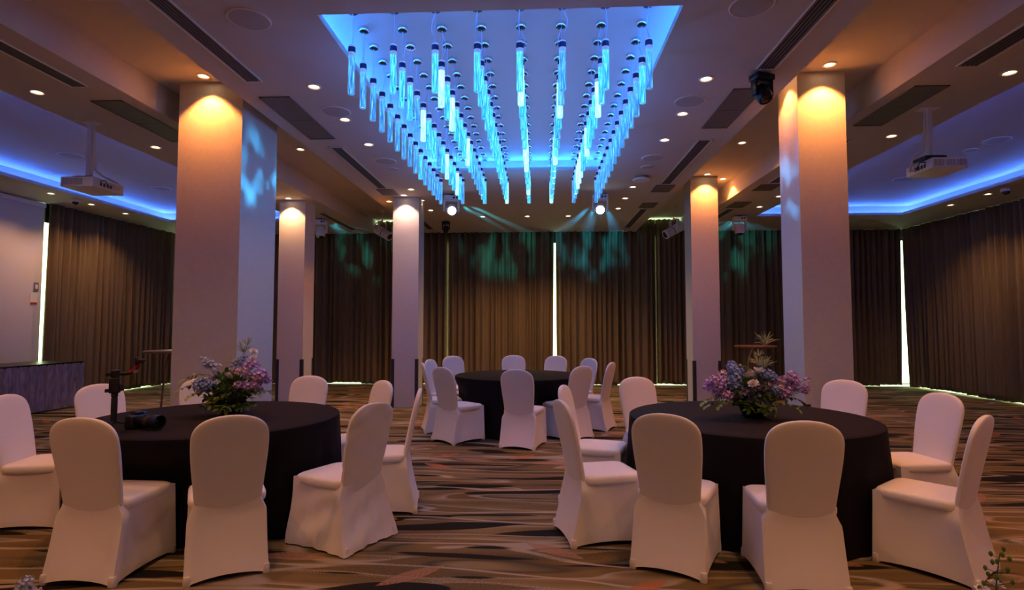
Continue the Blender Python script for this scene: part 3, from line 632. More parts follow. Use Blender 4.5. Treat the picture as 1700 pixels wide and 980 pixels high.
# ------------------------------------------------------------------ chairs
def sup(n, hx, hy, p, cx, cy, z):
    o = []
    for i in range(n):
        a = 2*PI*i/n; ca, sa = math.cos(a), math.sin(a)
        o.append((cx+hx*math.copysign(abs(ca)**(2/p), ca), cy+hy*math.copysign(abs(sa)**(2/p), sa), z))
    return o
def sstep(a, b, x):
    t = min(1, max(0, (x-a)/(b-a))); return t*t*(3-2*t)
def chair_meshes(loose):
    r2 = random.Random(31)
    # backrest
    rings = []; Z0, ZS, Z1 = 0.345, 0.79, 0.952
    zs = [Z0+(ZS-Z0)*i/12 for i in range(13)] + [ZS+(Z1-ZS)*math.sin(PI/2*i/13) for i in range(1, 14)]
    for z in zs:
        u = (z-Z0)/(ZS-Z0) if z <= ZS else 1
        wd = 0.180+0.030*sstep(0.0, 1.0, u)
        v = max(0, (z-ZS)/(Z1-ZS)); k = max(0.012, (1-v**2.9))**(1/2.3); wd *= k
        th = 0.023*min(1, 0.35+0.65*max(0.0, (1-v**6))**0.5)
        yc = -0.184-0.116*((z-0.40)/0.55)**1.15 if z > 0.40 else -0.184+0.25*(z-0.40)*-1
        ring = sup(36, wd, th, 3.6, 0, yc, z)
        if loose:
            ring = [(x, y+0.005*math.sin(22*x+30*z)*sstep(0.4, 0.9, z)+0.004*math.sin(60*z-25*x), zz) for x, y, zz in ring]
        rings.append(ring)
    back = MB().loft(rings).mesh('backrest', M['cover'])
    # seat cushion
    sr = []
    for z, i in ((0.395, 0.014), (0.405, 0.003), (0.42, 0.0), (0.44, 0.0), (0.452, 0.006), (0.459, 0.018), (0.463, 0.05), (0.466, 0.11)):
        sr.append(sup(48, 0.215-i, 0.2175-i, 7.0, 0, 0.0225, z))
    seat = MB().loft(sr).mesh('seat', M['cover'])
    # skirt: stretched between the seat edge and the four feet, hem arched between the feet
    N4 = 16; rings = []; rows = 17
    for j in range(rows):
        t = j/(rows-1)
        hx = 0.214+0.012*t; yf = 0.238+0.010*t
        yr = -0.206-0.087*t**1.35
        bw = 0.181+(hx-0.181)*sstep(0.0, 0.22, t)       # back width grows from the pinched waist
        fl = 0.035*math.sin(t*PI/2)**4 if loose else 0
        cs = [(hx+fl, yf+fl*0.3), (-hx-fl, yf+fl*0.3), (-bw-fl, yr-fl*0.3), (bw+fl, yr-fl*0.3)]
        ring = []
        for e in range(4):
            a = Vector(cs[e]); b = Vector(cs[(e+1) % 4]); dirv = (b-a); ln = dirv.length; dirv.normalize(); nrm = Vector((-dirv.y, dirv.x))
            for i in range(N4):
                u = i/N4; du = min(u, 1-u)*ln
                m_ = sstep(0.02, 0.08, du); mid = math.sin(PI*u)
                inn = m_*0.010*sstep(0.04, 0.22, t+0.10*mid*0) + 0.016*mid*math.sin(PI*min(1, t*1.05))
                if e == 2: inn *= 0.6
                rc = 0.016*(1-sstep(0.0, 0.035, du))
                p = a.lerp(b, u)+nrm*inn + nrm*rc*0.5
                if loose: p -= nrm*(0.010*math.sin(9*u*PI+t*5)*sstep(0.15, 0.6, t)*mid + 0.008*math.sin(14*t+7*u)*mid)
                top = 0.442; hem = 0.006+(0.030 if e in (0, 2) else 0.024)*mid**0.8*(0.3 if loose else 1)
                ring.append((p.x, p.y, top+(hem-top)*t))
        rings.append(ring)
    skirt = MB().loft(rings, False, False).mesh('skirt', M['cover'])
    # foot pocket
    fp = MB().loft([sup(16, 0.018, 0.018, 4, 0, 0, 0.0), sup(16, 0.0205, 0.0205, 4, 0, 0, 0.004), sup(16, 0.019, 0.019, 4, 0, 0, 0.05), sup(16, 0.016, 0.016, 4, 0, 0, 0.058)]).mesh('foot_pocket', M['cover'])
    return back, seat, skirt, fp
CM = chair_meshes(False); CL = chair_meshes(True)
def chair(x, y, th, label, group, loose=False):
    """x, y: where the middle of the backrest top stands; th: direction the chair's back faces, degrees."""
    a = math.radians(th); d = 0.285
    r = thing('banquet_chair', label, 'chair', (x-d*math.cos(a), y-d*math.sin(a), 0), a+PI/2, group)
    back, seat, skirt, fp = CL if loose else CM
    obj('backrest', back, r); obj('seat', seat, r); obj('skirt', skirt, r)
    e = 0.02 if loose else 0.0
    for sx in (-1, 1):
        obj('foot_pocket', fp, r, (sx*(0.207+e), 0.228, 0)); obj('foot_pocket', fp, r, (sx*(0.207+e), -0.272-e*0.3, 0))
    return (r.location.x, r.location.y, a)
TR, TL, TF = (1.66, 4.68), (-2.55, 4.47), (-0.30, 8.40)
G1, G2, G3 = 'white covered chairs around the table with the camera', 'white covered chairs around the near table with purple flowers only', 'white covered chairs around the far table'
CH = {'L': [], 'R': [], 'F': []}
W = 'white-covered chair '
for x, y, th, l, lo in (
        (-2.62, 3.20, -92, W+'seen from behind, nearest the camera lying on the table', 0),
        (-1.81, 3.32, -58.5, W+'seen straight from behind, in front of the mixed flowers', 0),
        (-1.13, 3.88, -26, W+'with a loose wrinkled cover, beside the camera table', 1),
        (-1.0, 4.74, 10, W+'seen edge-on beyond the wrinkled one at the camera table', 0),
        (-1.49, 5.43, 42, W+'behind the wrinkled one, only its back top showing', 0),
        (-2.39, 5.90, 83, W+'behind the camera table, before the slim column base', 0),
        (-3.36, 5.62, 122, W+'half hidden behind the mixed flowers and broad column', 0),
        (-3.94, 4.99, 158, W+'behind the gimbal on the camera table', 0),
        (-4.04, 4.20, -170, W+'cut by the photo edge near the skirted table', 0)):
    CH['L'].append(chair(x, y, th, l, G1, lo))
for x, y, th, l, lo in (
        (0.75, 3.50, -116, W+'seen from behind at the near purple-flower table, nearest the carpet aisle', 0),
        (1.47, 3.28, -95, W+'seen from behind, cut by the photo bottom at the purple-flower table', 0),
        (2.60, 3.52, -49, W+'side on, facing the purple-flower table beside the budding sprig', 0),
        (3.13, 4.65, 8, W+'turned towards us on the open carpet side of the purple-flower table', 0),
        (2.94, 5.70, 39, W+'behind the purple-flower table in front of the amber column', 0),
        (2.04, 5.93, 74, W+'hidden behind the purple flowers, a sliver of its back showing', 0),
        (0.99, 5.92, 112, W+'with a puckered top, at the aisle side behind the purple-flower table', 0),
        (0.22, 5.09, 164, W+'on the aisle side, behind the thin edge-on one', 0),
        (0.16, 4.09, -165, W+'seen thin from the side on the aisle, its seat towards the purple-flower table', 0)):
    CH['R'].append(chair(x, y, th, l, G2, lo))
for x, y, th, l, lo in (
        (-0.27, 6.88, -106, W+'seen from behind, front middle of the far table', 0),
        (-1.22, 7.22, -131, W+'of the front pair beside the slim column, seat turned to the far table', 0),
        (-1.62, 7.99, -163, W+'outermost beside the slim column at the far table', 0),
        (-1.68, 8.82, 165, W+'thin and mostly hidden behind the two chairs by the slim column', 0),
        (-1.48, 9.80, 128, W+'behind the far table at its corner near the slim column', 0),
        (-0.45, 10.08, 96, W+'behind the far table, first of two before the bright curtain gap', 0),
        (0.29, 9.95, 66, W+'behind the far table directly under the bright curtain gap', 0),
        (0.80, 9.25, 35, W+'mostly hidden behind the tall-backed one right of the far table', 0),
        (1.02, 8.24, -24, W+'side on at the aisle end of the far table', 0),
        (0.55, 7.48, -47, W+'from behind between the far table and the near aisle chairs', 0)):
    CH['F'].append(chair(x, y, th, l, G3, lo))

# ------------------------------------------------------------------ round tables and cloths
def round_table(cx, cy, chairs, label, clabel, seed):
    t = thing('round_table', label, 'table', (cx, cy, 0), 0, 'round banquet tables')
    MB().lathe([(0.90, 0.715), (0.91, 0.72), (0.91, 0.745), (0.90, 0.75)], 64).build('tabletop', M['ply'], t)
    for k in range(4):
        a = PI/4+k*PI/2; MB().tube([(0.5*math.cos(a), 0.5*math.sin(a), 0.715), (0.55*math.cos(a), 0.55*math.sin(a), 0.0)], 0.016, 8).build('leg', M['steel'], t)
    r2 = random.Random(seed); n = 220; prof = []
    ph = [r2.uniform(0, 6.28) for _ in range(6)]
    rings = []
    def rad(a, z):
        if z >= 0.752: return None
        f = (0.752-z)/0.752
        wv = (math.sin(17*a+ph[0])+0.6*math.sin(29*a+ph[1]+1.5*math.sin(3*a+ph[2]))+0.5*math.sin(11*a+ph[3]))
        r = 0.925+0.035*f**0.7+0.016*wv*sstep(0.02, 0.75, f)
        for x, y, th in chairs:                                     # the cloth gives way where a seat is pushed in
            fx, fy = x-0.26*math.cos(th), y-0.26*math.sin(th)
            # front edge line of the chair: points q with (q-f).dir = 0
            ux, uy = math.cos(a), math.sin(a)
            dn = ux*math.cos(th)+uy*math.sin(th)
            if dn > 0.3:
                s = ((fx-cx)*math.cos(th)+(fy-cy)*math.sin(th))/dn-0.02
                qx, qy = cx+ux*s-fx, cy+uy*s-fy; lat = abs(-qx*math.sin(th)+qy*math.cos(th))
                if s < r and lat < 0.42:
                    k = (1-sstep(0.26, 0.42, lat))*(1-sstep(0.47, 0.74, z))
                    r = r+(s-r)*k
        return r
    for rr in (0.0, 0.3, 0.6, 0.8, 0.89): rings.append([(max(rr, 0.001)*math.cos(2*PI*i/n), max(rr, 0.001)*math.sin(2*PI*i/n), 0.759) for i in range(n)])
    rings.append([(0.912*math.cos(2*PI*i/n), 0.912*math.sin(2*PI*i/n), 0.757) for i in range(n)])
    for z in (0.750, 0.735, 0.70, 0.64, 0.56, 0.48, 0.40, 0.32, 0.24, 0.16, 0.08, 0.012):
        rings.append([(rad(2*PI*i/n, z)*math.cos(2*PI*i/n), rad(2*PI*i/n, z)*math.sin(2*PI*i/n), z) for i in range(n)])
    o = MB().loft(rings, False, False).build('tablecloth', M['cloth'], None, True, (cx, cy, 0))
    tag(o, clabel, 'tablecloth', 'black tablecloths')
round_table(*TL, CH['L'], 'round banquet table under black cloth, carrying camera, gimbal and mixed flowers', 'black floor-length cloth on the table with the camera', 1)
round_table(*TR, CH['R'], 'round banquet table under black cloth, carrying only the purple flowers', 'black floor-length cloth on the table with only purple flowers', 2)
round_table(*TF, CH['F'], 'round banquet table under black cloth near the back curtain', 'black floor-length cloth on the far table without flowers', 3)

# ------------------------------------------------------------------ side furniture
def bar_table(x, y, label, spin):
    t = thing('bar_table', label, 'table', (x, y, 0), spin)
    MB().lathe([(0.34, 1.065), (0.37, 1.075), (0.37, 1.095), (0.36, 1.10)], 40).build('tabletop', M['wood'], t)
    for k in range(3):
        a = 2*PI*k/3; pts = []
        for i in range(14):
            u = i/13; rr = 0.05+0.10*math.sin(PI*0.5*min(1, u*3.5))+0.12*u**1.5; z = 1.065-0.02*0 - (1.065)*u
            pts.append((rr*math.cos(a), rr*math.sin(a), max(0.008, z)))
        MB().tube(pts, 0.013, 8).build('leg', M['wood' if k else 'steel'], t)
    MB().tube([(0.17*math.cos(2*PI*i/24), 0.17*math.sin(2*PI*i/24), 0.34) for i in range(25)], 0.008, 6).build('foot_ring', M['steel'], t)
bar_table(-5.53, 8.4, 'tall round bar table with bent legs beside the broad column', 0.6)
bar_table(4.02, 10.9, 'tall round bar table with brown top seen behind the purple flowers', 2.1)
t = thing('skirted_table', 'long table with shiny grey-violet pleated skirt beneath the white screen', 'table', (-8.9, 9.1, 0), math.radians(-3))
MB().box(-0.42, 0.42, -1.2, 1.18, 0.775, 0.815).build('tabletop', M['black'], t, False)
for sx in (-1, 1):
    for yy in (-1.1, 1.08): MB().tube([(sx*0.36, yy, 0), (sx*0.36, yy, 0.775)], 0.018, 8).build('leg', M['steel'], t)
ring0 = []; peri = [(0.42, -1.2), (0.42, 1.18), (-0.42, 1.18), (-0.42, -1.2)]
for e in range(4):
    a, b = Vector(peri[e]), Vector(peri[(e+1) % 4]); ln = (b-a).length; nn = int(ln/0.02); dv = (b-a)/ln; nv = Vector((dv.y, -dv.x))
    for i in range(nn):
        s = i*ln/nn; ring0.append((a+dv*s, nv, s+e*3.1))
rings = []
for j in range(6):
    k = j/5; z = 0.79-0.775*k; row = []
    for p, nv, s in ring0:
        q = p+nv*(0.008+0.012*k+(0.010+0.012*k)*math.sin(s*34+1.8*math.sin(s*3.7))); row.append((q.x, q.y, z))
    rings.append(row)
MB().loft(rings, False, False).build('skirt', M['satin'], t)

# gimbal stabiliser and camera on the camera table
ZTB = 0.76
g = thing('camera_gimbal', 'black handheld camera gimbal with red arm standing on the black tablecloth', 'gimbal', (-3.03, 3.98, ZTB), math.radians(20))
for k in range(3):
    a = 2*PI*k/3+0.4; MB().tube([(0.012*math.cos(a), 0.012*math.sin(a), 0.035), (0.09*math.cos(a), 0.09*math.sin(a), 0.006)], [0.010, 0.006], 8).build('tripod_foot', M['black'], g)
MB().lathe([(0.018, 0.02), (0.020, 0.03), (0.020, 0.20), (0.016, 0.205), (0.021, 0.21), (0.021, 0.235)], 18).build('handle', M['rubber'], g)
gh = MB().rbox(-0.032, 0.032, -0.026, 0.026, 0.235, 0.345, 0.008).build('grip_body', M['black'], g)
MB().rbox(0.032, 0.055, -0.02, 0.02, 0.25, 0.30, 0.006).build('joystick_block', M['rubber'], gh)
MB().rbox(-0.06, -0.032, -0.012, 0.012, 0.24, 0.265, 0.005).build('side_plate', M['rubber'], gh)
MB().lathe([(0.026, -0.02), (0.03, -0.015), (0.03, 0.03), (0.026, 0.035)], 18, (0, 0, 0.365)).build('pan_motor', M['black'], g)
MB().rbox(-0.055, 0.02, -0.02, 0.02, 0.355, 0.385, 0.006).build('pan_arm', M['black'], g)
MB().tube([(0.02, 0, 0.372), (0.07, 0, 0.372), (0.09, 0, 0.376)], 0.014, 10).build('roll_arm', M['black'], g)
ra = MB().tube([(0.085, 0, 0.375), (0.115, 0, 0.395), (0.14, 0, 0.425), (0.148, 0, 0.45)], 0.0135, 10).build('red_arm', M['red'], g)
MB().lathe([(0.012, -0.012), (0.016, 0.0), (0.012, 0.012)], 14, (0.125, 0.0, 0.385), RX(PI/2)).build('lock_knob', M['steel'], ra)
MB().rbox(0.125, 0.185, -0.03, 0.03, 0.45, 0.475, 0.006).build('camera_plate', M['black'], g)
MB().rbox(0.125, 0.14, -0.03, 0.03, 0.43, 0.49, 0.005).build('tilt_motor', M['black'], g)
k = thing('photo_camera', 'black photo camera with large lens lying on the black tablecloth', 'camera', (-2.73, 3.90, ZTB), math.radians(-14))
MB().rbox(-0.13, -0.055, -0.07, 0.07, 0.0, 0.095, 0.014).build('body', M['black'], k)
MB().rbox(-0.12, -0.06, -0.03, 0.03, 0.09, 0.118, 0.010).build('viewfinder', M['black'], k)
MB().rbox(-0.055, -0.035, 0.03, 0.068, 0.005, 0.085, 0.008).build('grip', M['rubber'], k)
mt = T(-0.055, -0.005, 0.05) @ RY(PI/2)
lb = MB().lathe([(0.034, 0), (0.036, 0.01), (0.036, 0.05), (0.039, 0.055), (0.039, 0.11), (0.043, 0.12), (0.043, 0.14)], 28).xf(mt).build('lens_barrel', M['black'], k)
MB().lathe([(0.0395, 0.062), (0.0405, 0.064), (0.0405, 0.095), (0.0395, 0.097)], 28, cap=False).xf(mt).build('focus_ring', M['rubber'], lb)
MB().lathe([(0.041, 0.138), (0.047, 0.14), (0.049, 0.18), (0.046, 0.18), (0.042, 0.142)], 28, cap=False).xf(mt).build('lens_hood', M['black'], lb)
MB().lathe([(0.040, 0.142), (0.02, 0.148), (0.001, 0.15)], 28, cap=False).xf(mt).build('front_glass', M['glass_dark'], lb)
MB().lathe([(0.014, 0), (0.014, 0.012)], 16, (-0.075, 0.045, 0.094)).build('mode_dial', M['blue_ring'], k)

# ------------------------------------------------------------------ flowers
def petal_quad(b, base, dirv, side, L, Wd, cup):
    p0 = base; p1 = base+dirv*L*0.5+side*Wd*0.5+cup*0.35; p2 = base+dirv*L+cup; p3 = base+dirv*L*0.5-side*Wd*0.5+cup*0.35
    b.add([p0, p1, p2, p3], [(0, 1, 2, 3)])
def rv(r2):
    v = Vector((r2.gauss(0, 1), r2.gauss(0, 1), r2.gauss(0, 1))); return v.normalized()
def floret_ball(R, n, pl, m, seed, flat=0.8, name='blossom'):
    r2 = random.Random(seed); b = MB()
    for i in range(n):
        z = 1-2*(i+0.5)/n; a = i*2.39996; s = math.sqrt(1-z*z)
        nv = Vector((s*math.cos(a), s*math.sin(a), z)); c0 = Vector((nv.x*R, nv.y*R, nv.z*R*flat))*r2.uniform(0.6, 1.2)
        t1 = nv.cross(rv(r2)).normalized(); t2 = nv.cross(t1)
        for q in range(4):
            an = PI/2*q; d = t1*math.cos(an)+t2*math.sin(an); petal_quad(b, c0, (d+nv*0.35).normalized(), nv.cross(d), pl, pl*0.95, nv*pl*0.25)
    return b.mesh(name, m, False)
def rose(R, m, seed):
    b = MB(); r2 = random.Random(seed)
    for layer, (nn, rad_, tilt, h) in enumerate(((3, 0.25, 0.15, 0.75), (5, 0.45, 0.45, 0.8), (6, 0.7, 0.85, 0.7), (7, 0.95, 1.2, 0.45))):
        for q in range(nn):
            a = 2*PI*q/nn+layer*0.5+r2.uniform(-0.1, 0.1); d = Vector((math.cos(a), math.sin(a), 0)); s = Vector((-d.y, d.x, 0)); L = R*1.1
            u = (d*math.sin(tilt)+Vector((0, 0, 1))*math.cos(tilt)); base = d*R*0.12*layer
            wd = R*0.5
            b.add([base-s*wd*0.3, base+s*wd*0.3, base+u*L*0.55+s*wd+d*R*0.05, base+u*L*0.55-s*wd+d*R*0.05, base+u*L+s*wd*0.55+d*R*0.12, base+u*L-s*wd*0.55+d*R*0.12], [(0, 1, 2, 3), (3, 2, 4, 5)])
    return b.mesh('rose', m, True)
def spike(L, n, pl, m, seed, name='flower_spike'):
    r2 = random.Random(seed); b = MB()
    for i in range(n):
        z = L*i/n; a = i*2.4; R = 0.030*(1-0.65*i/n)+0.004; nv = Vector((math.cos(a), math.sin(a), 0.25)).normalized(); c0 = Vector((nv.x*R, nv.y*R, z))
        t1 = nv.cross(Vector((0, 0, 1))).normalized(); t2 = nv.cross(t1); p_ = pl*(1-0.4*i/n)
        for q in range(4):
            an = PI/2*q+0.4; d = t1*math.cos(an)+t2*math.sin(an); petal_quad(b, c0, (d+nv*0.3).normalized(), nv.cross(d), p_, p_, nv*p_*0.3)
    return b.mesh(name, m, False)
def leaf_sprig(L, n, ll, m, seed, droop=0.3):
    r2 = random.Random(seed); b = MB(); pts = []
    for i in range(8):
        u = i/7; pts.append(Vector((L*u*0.9, 0.02*math.sin(u*4+seed), L*0.45*u-droop*L*u*u)))
    b.tube(pts, 0.0018, 4)
    for i in range(n):
        u = 0.15+0.85*i/n; k = min(6, int(u*7)); p = pts[k].lerp(pts[k+1], u*7-k); a = r2.uniform(0, 6.28)
        d = (Vector((0.5, math.cos(a), math.sin(a)*0.7))).normalized(); s = d.cross(Vector((0, 0, 1))).normalized(); l_ = ll*r2.uniform(0.7, 1.2)
        cup = Vector((0, 0, -0.25*l_))
        b.add([p, p+d*l_*0.4+s*l_*0.36, p+d*l_*0.75+s*l_*0.25+cup*0.5, p+d*l_+cup, p+d*l_*0.75-s*l_*0.25+cup*0.5, p+d*l_*0.4-s*l_*0.36], [(0, 1, 2, 3), (0, 3, 4, 5)])
    return b.mesh('leaf_sprig', m, False)
def spray_fan(L, n, m, seed, up_=0.8):
    r2 = random.Random(seed); b = MB()
    for i in range(n):
        a = r2.uniform(0, 6.28); e = r2.uniform(0.2, 1.3); d = Vector((math.cos(a)*math.cos(e), math.sin(a)*math.cos(e), math.sin(e)*up_)); l_ = L*r2.uniform(0.6, 1.1)
        b.tube([Vector((0, 0, 0)), d*l_*0.6+Vector((0, 0, 0.01)), d*l_], [0.0022, 0.0018, 0.0012], 4)
    return b.mesh('grass_spray', m, False)
FM = dict(
    purple=[floret_ball(0.036, 17, 0.022, M['purple'], s) for s in (1, 2)], pink=[floret_ball(0.034, 16, 0.021, M['pink'], s) for s in (3,)],
    blue=[floret_ball(0.040, 32, 0.019, M['bluef'], s) for s in (4, 5)], pale=[floret_ball(0.036, 26, 0.018, M['pale_blue'], 6)],
    white=[rose(0.027, M['whitef'], 7), rose(0.025, M['whitef'], 8)], thistle=[floret_ball(0.045, 60, 0.018, M['thistle'], 9)],
    spike_b=[spike(0.16, 34, 0.020, M['pale_blue'], 10)], spike_b2=[spike(0.15, 34, 0.020, M['bluef'], 11)],
    dot=[floret_ball(0.014, 8, 0.014, M['purple'], 12)], yellow=[floret_ball(0.016, 16, 0.010, M['yellow'], 13)],
    leafd=[leaf_sprig(0.19, 18, 0.048, M['leaf'], s, 0.35) for s in (1, 2, 3)], leafl=[leaf_sprig(0.27, 20, 0.034, M['leaf_light'], s, 0.55) for s in (4, 5)],
    spray=[spray_fan(0.11, 30, M['spray'], 1), spray_fan(0.09, 26, M['spray'], 2)])
NAMES = dict(purple='lilac_blossom', pink='pink_blossom', blue='blue_blossom', pale='pale_blue_blossom', white='white_rose', thistle='thistle_head', spike_b='pale_blue_spike', spike_b2='blue_spike', dot='lilac_floret', yellow='yellow_bloom', leafd='leaf_sprig', leafl='trailing_sprig', spray='grass_spray')
def put(parent, key, x, y, z, rot=(0, 0, 0), s=1.0, r2=rnd):
    o = obj(NAMES[key], FM[key][r2.randrange(len(FM[key]))], parent, (x, y, z)); o.rotation_euler = rot; o.scale = (s, s, s); return o
def arrangement(cx, cy, z, label, items, seed, loc_label=None):
    r2 = random.Random(seed)
    a = thing('flower_arrangement', label, 'flowers', (cx, cy, z), 0)
    MB().lathe([(0.07, 0), (0.075, 0.004), (0.10, 0.05), (0.11, 0.085), (0.105, 0.09), (0.09, 0.07), (0.001, 0.06)], 28, cap=False).build('bowl', M['vase'], a)
    for i in range(60):
        an = r2.uniform(0, 6.28); el = r2.uniform(-0.15, 1.2)
        put(a, 'leafd', 0.05*math.cos(an), 0.05*math.sin(an), 0.07+0.12*max(0, el)*0.8, (0, -el, an), r2.uniform(0.75, 1.1), r2)
    stems = MB()
    for key, x, zz, y, s in items:
        rot = (0, 0, r2.uniform(0, 6.28))
        if key in ('spike_b', 'spike_b2'): rot = (r2.uniform(-0.2, 0.2), (0.9 if x > 0 else -0.9), 0)
        if key == 'white': rot = (0.7, r2.uniform(-0.4, 0.4), r2.uniform(0, 6))
        put(a, key, x, y, zz, rot, s, r2)
        stems.tube([(x*0.1, y*0.1, 0.07), (x*0.45, y*0.45, zz*0.6), (x, y, zz)], 0.002, 4)
    stems.build('stems', M['stem'], a)
    return a
def cluster(key, x, z, n, sx, sz, s, r2, ysp=0.10):
    return [(key, x+r2.uniform(-sx, sx), z+r2.uniform(-sz, sz), -0.04+r2.uniform(-ysp, ysp), s*r2.uniform(0.8, 1.15)) for _ in range(n)]
r2 = random.Random(5)
it = []
it += cluster('pale', -0.20, 0.40, 3, 0.05, 0.02, 0.9, r2, 0.03) + [('spike_b', -0.10, 0.37, -0.05, 1.0), ('spike_b2', 0.03, 0.38, -0.05, 1.0)]
it += cluster('blue', -0.17, 0.28, 4, 0.05, 0.05, 1.0, r2) + cluster('blue', -0.08, 0.20, 3, 0.05, 0.05, 0.9, r2) + cluster('pale', -0.12, 0.27, 2, 0.04, 0.03, 0.9, r2)
it += [('white', 0.03, 0.31, -0.12, 1.15), ('white', 0.10, 0.345, -0.06, 0.95), ('white', 0.17, 0.50, 0.0, 1.0), ('white', 0.19, 0.45, -0.03, 0.95), ('white', 0.13, 0.40, 0.0, 0.9), ('white', 0.30, 0.29, -0.05, 0.9), ('white', -0.10, 0.33, -0.02, 0.7)]
it += cluster('pink', 0.12, 0.33, 4, 0.06, 0.05, 0.9, r2) + cluster('purple', 0.19, 0.38, 3, 0.03, 0.03, 0.9, r2, 0.04) + cluster('purple', 0.26, 0.28, 8, 0.06, 0.06, 0.95, r2, 0.07) + cluster('purple', 0.18, 0.22, 4, 0.06, 0.04, 0.85, r2) + cluster('purple', -0.23, 0.25, 4, 0.05, 0.05, 0.7, r2)
it += cluster('thistle', 0.0, 0.17, 4, 0.08, 0.05, 0.9, r2, 0.03) + [('yellow', -0.06, 0.12, -0.15, 1.0), ('yellow', -0.11, 0.11, -0.14, 0.9), ('yellow', -0.04, 0.145, -0.14, 0.8)]
it += [('spray', 0.08, 0.50, 0.02, 1.2), ('spray', 0.04, 0.40, 0.0, 1.0), ('spray', 0.11, 0.56, 0.02, 0.9)]
A1 = arrangement(-2.49, 4.56, ZTB, 'mixed blue, white and lilac flower centrepiece with trailing ivy on the camera table', it, 3)
for x, z_, an, s in ((-0.14, 0.22, PI, 1.1), (-0.12, 0.30, PI+0.3, 1.0), (-0.1, 0.16, PI-0.2, 1.0), (-0.12, 0.26, PI-0.4, 0.9), (-0.08, 0.18, PI+0.8, 1.0), (0.14, 0.18, 0.1, 0.9), (0.12, 0.2, -0.5, 0.9)):
    o = obj('trailing_sprig', FM['leafl'][0 if s > 0.95 else 1], A1, (x, -0.05, z_), an); o.scale = (s, s, s)
r2 = random.Random(9)
it = []
it += cluster('purple', -0.28, 0.26, 9, 0.07, 0.05, 0.9, r2, 0.06) + cluster('purple', -0.20, 0.22, 6, 0.06, 0.04, 0.9, r2, 0.08) + [('dot', -0.38, 0.23, -0.03, 1.1), ('dot', -0.35, 0.27, -0.03, 1.1), ('dot', -0.32, 0.31, -0.03, 1.1), ('pink', -0.24, 0.34, -0.02, 0.9)]
it += cluster('blue', -0.14, 0.37, 3, 0.03, 0.03, 1.05, r2, 0.05) + cluster('blue', -0.18, 0.28, 4, 0.04, 0.03, 1.05, r2, 0.05) + cluster('blue', 0.12, 0.33, 5, 0.06, 0.03, 1.0, r2, 0.06) + cluster('blue', 0.10, 0.24, 3, 0.05, 0.03, 0.8, r2, 0.06)
it += [('white', -0.06, 0.33, -0.12, 1.1), ('white', 0.0, 0.36, -0.08, 1.15), ('white', 0.04, 0.355, -0.06, 1.0), ('white', -0.05, 0.27, -0.15, 1.05), ('white', -0.02, 0.34, -0.02, 1.0)]
it += cluster('purple', 0.06, 0.27, 5, 0.04, 0.03, 0.95, r2, 0.05) + cluster('purple', 0.13, 0.26, 5, 0.05, 0.04, 0.9, r2, 0.05) + cluster('purple', 0.26, 0.28, 7, 0.06, 0.05, 0.85, r2, 0.05) + cluster('purple', 0.35, 0.26, 4, 0.05, 0.05, 0.7, r2, 0.04) + cluster('purple', 0.23, 0.19, 4, 0.03, 0.05, 0.8, r2, 0.04) + cluster('pink', 0.2, 0.27, 4, 0.06, 0.05, 0.7, r2)
it += [('dot', 0.40, 0.24, -0.02, 1.2), ('dot', 0.41, 0.30, -0.02, 1.2), ('dot', 0.38, 0.22, -0.02, 1.1)]
it += cluster('thistle', -0.02, 0.16, 8, 0.09, 0.06, 1.05, r2, 0.03) + cluster('purple', -0.07, 0.21, 3, 0.03, 0.02, 0.9, r2, 0.03)
it += [('spray', 0.12, 0.56, 0.05, 1.3), ('spray', 0.07, 0.47, 0.05, 0.8), ('spray', 0.05, 0.40, 0.0, 1.2), ('spray', 0.10, 0.38, 0.03, 1.2)]
A2 = arrangement(1.68, 4.62, ZTB, 'full purple and blue flower centrepiece with pale spiky grass on the near table', it, 4)
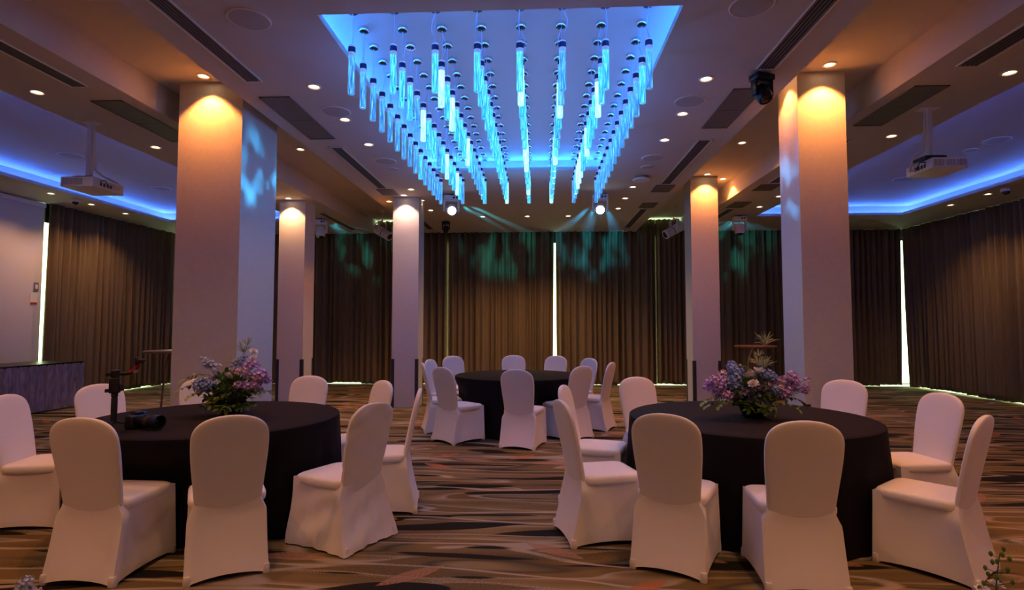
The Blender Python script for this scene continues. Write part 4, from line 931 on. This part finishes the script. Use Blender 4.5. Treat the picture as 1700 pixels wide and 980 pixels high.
for x, z_, an, s in ((-0.16, 0.14, PI, 1.1), (-0.14, 0.10, PI-0.3, 1.0), (-0.12, 0.12, PI+0.4, 1.0), (0.14, 0.14, 0.0, 1.0), (0.10, 0.1, -0.5, 0.9), (-0.05, 0.38, 1.8, 0.7)):
    o = obj('trailing_sprig', FM['leafl'][0 if s > 0.95 else 1], A2, (x, -0.05, z_), an); o.scale = (s, s, s)
# floor vases whose tops just reach into the bottom corners of the photo
def floor_vase(x, y, h, label):
    a = thing('floor_flowers', label, 'flowers', (x, y, 0))
    MB().lathe([(0.07, 0), (0.08, 0.01), (0.06, 0.08), (0.07, h*0.7), (0.085, h*0.75), (0.075, h*0.75), (0.055, h*0.68), (0.001, h*0.66)], 24, cap=False).build('vase', M['vase'], a)
    return a
v = floor_vase(1.63, 2.2, 0.48, 'budding green sprig with white blossoms at the photo bottom corner beside a chair')
pts = [(0.0, 0, 0.32), (0.01, 0, 0.46), (0.02, 0, 0.57), (0.035, 0, 0.655)]
MB().tube(pts, [0.004, 0.003, 0.0025, 0.0015], 5).build('stem', M['stem'], v)
r2 = random.Random(2)
for i in range(17):
    u = i/16; z = 0.49+0.165*u; an = i*2.4; ln = 0.05*(1-0.6*u)+0.008; d = Vector((math.cos(an), math.sin(an)*0.6, 0.35)); bx = 0.015+0.02*u; e = Vector((bx, 0, z))+d*ln
    bd = MB().lathe([(0.001, -0.010), (0.006, -0.004), (0.007, 0.003), (0.003, 0.010)], 8, (e.x, e.y, e.z)).build('bud', M['leaf'], v)
    MB().tube([(bx, 0, z), tuple(e)], 0.0012, 4).build('stalk', M['stem'], bd)
for x, y, z in ((-0.03, 0.0, 0.505), (0.05, -0.02, 0.50), (0.0, 0.04, 0.50), (0.03, 0.02, 0.53)): put(v, 'white', x, y, z, (0.3, 0, x*50), 0.7)
v = floor_vase(-2.02, 2.2, 0.40, 'pale blue blossom tip at the photo bottom corner beside the chair by the camera')
for x, y, z, k, s in ((0, 0, 0.44, 'pale', 0.8), (0.01, 0, 0.475, 'pale', 0.6), (0.04, 0.01, 0.43, 'pink', 0.6), (-0.03, 0.02, 0.40, 'blue', 0.9), (0.03, -0.03, 0.38, 'pale', 0.9)): put(v, k, x, y, z, (0, 0, x*90), s)
MB().tube([(0, 0, 0.26), (0.0, 0, 0.48)], 0.004, 5).build('stem', M['stem'], v)
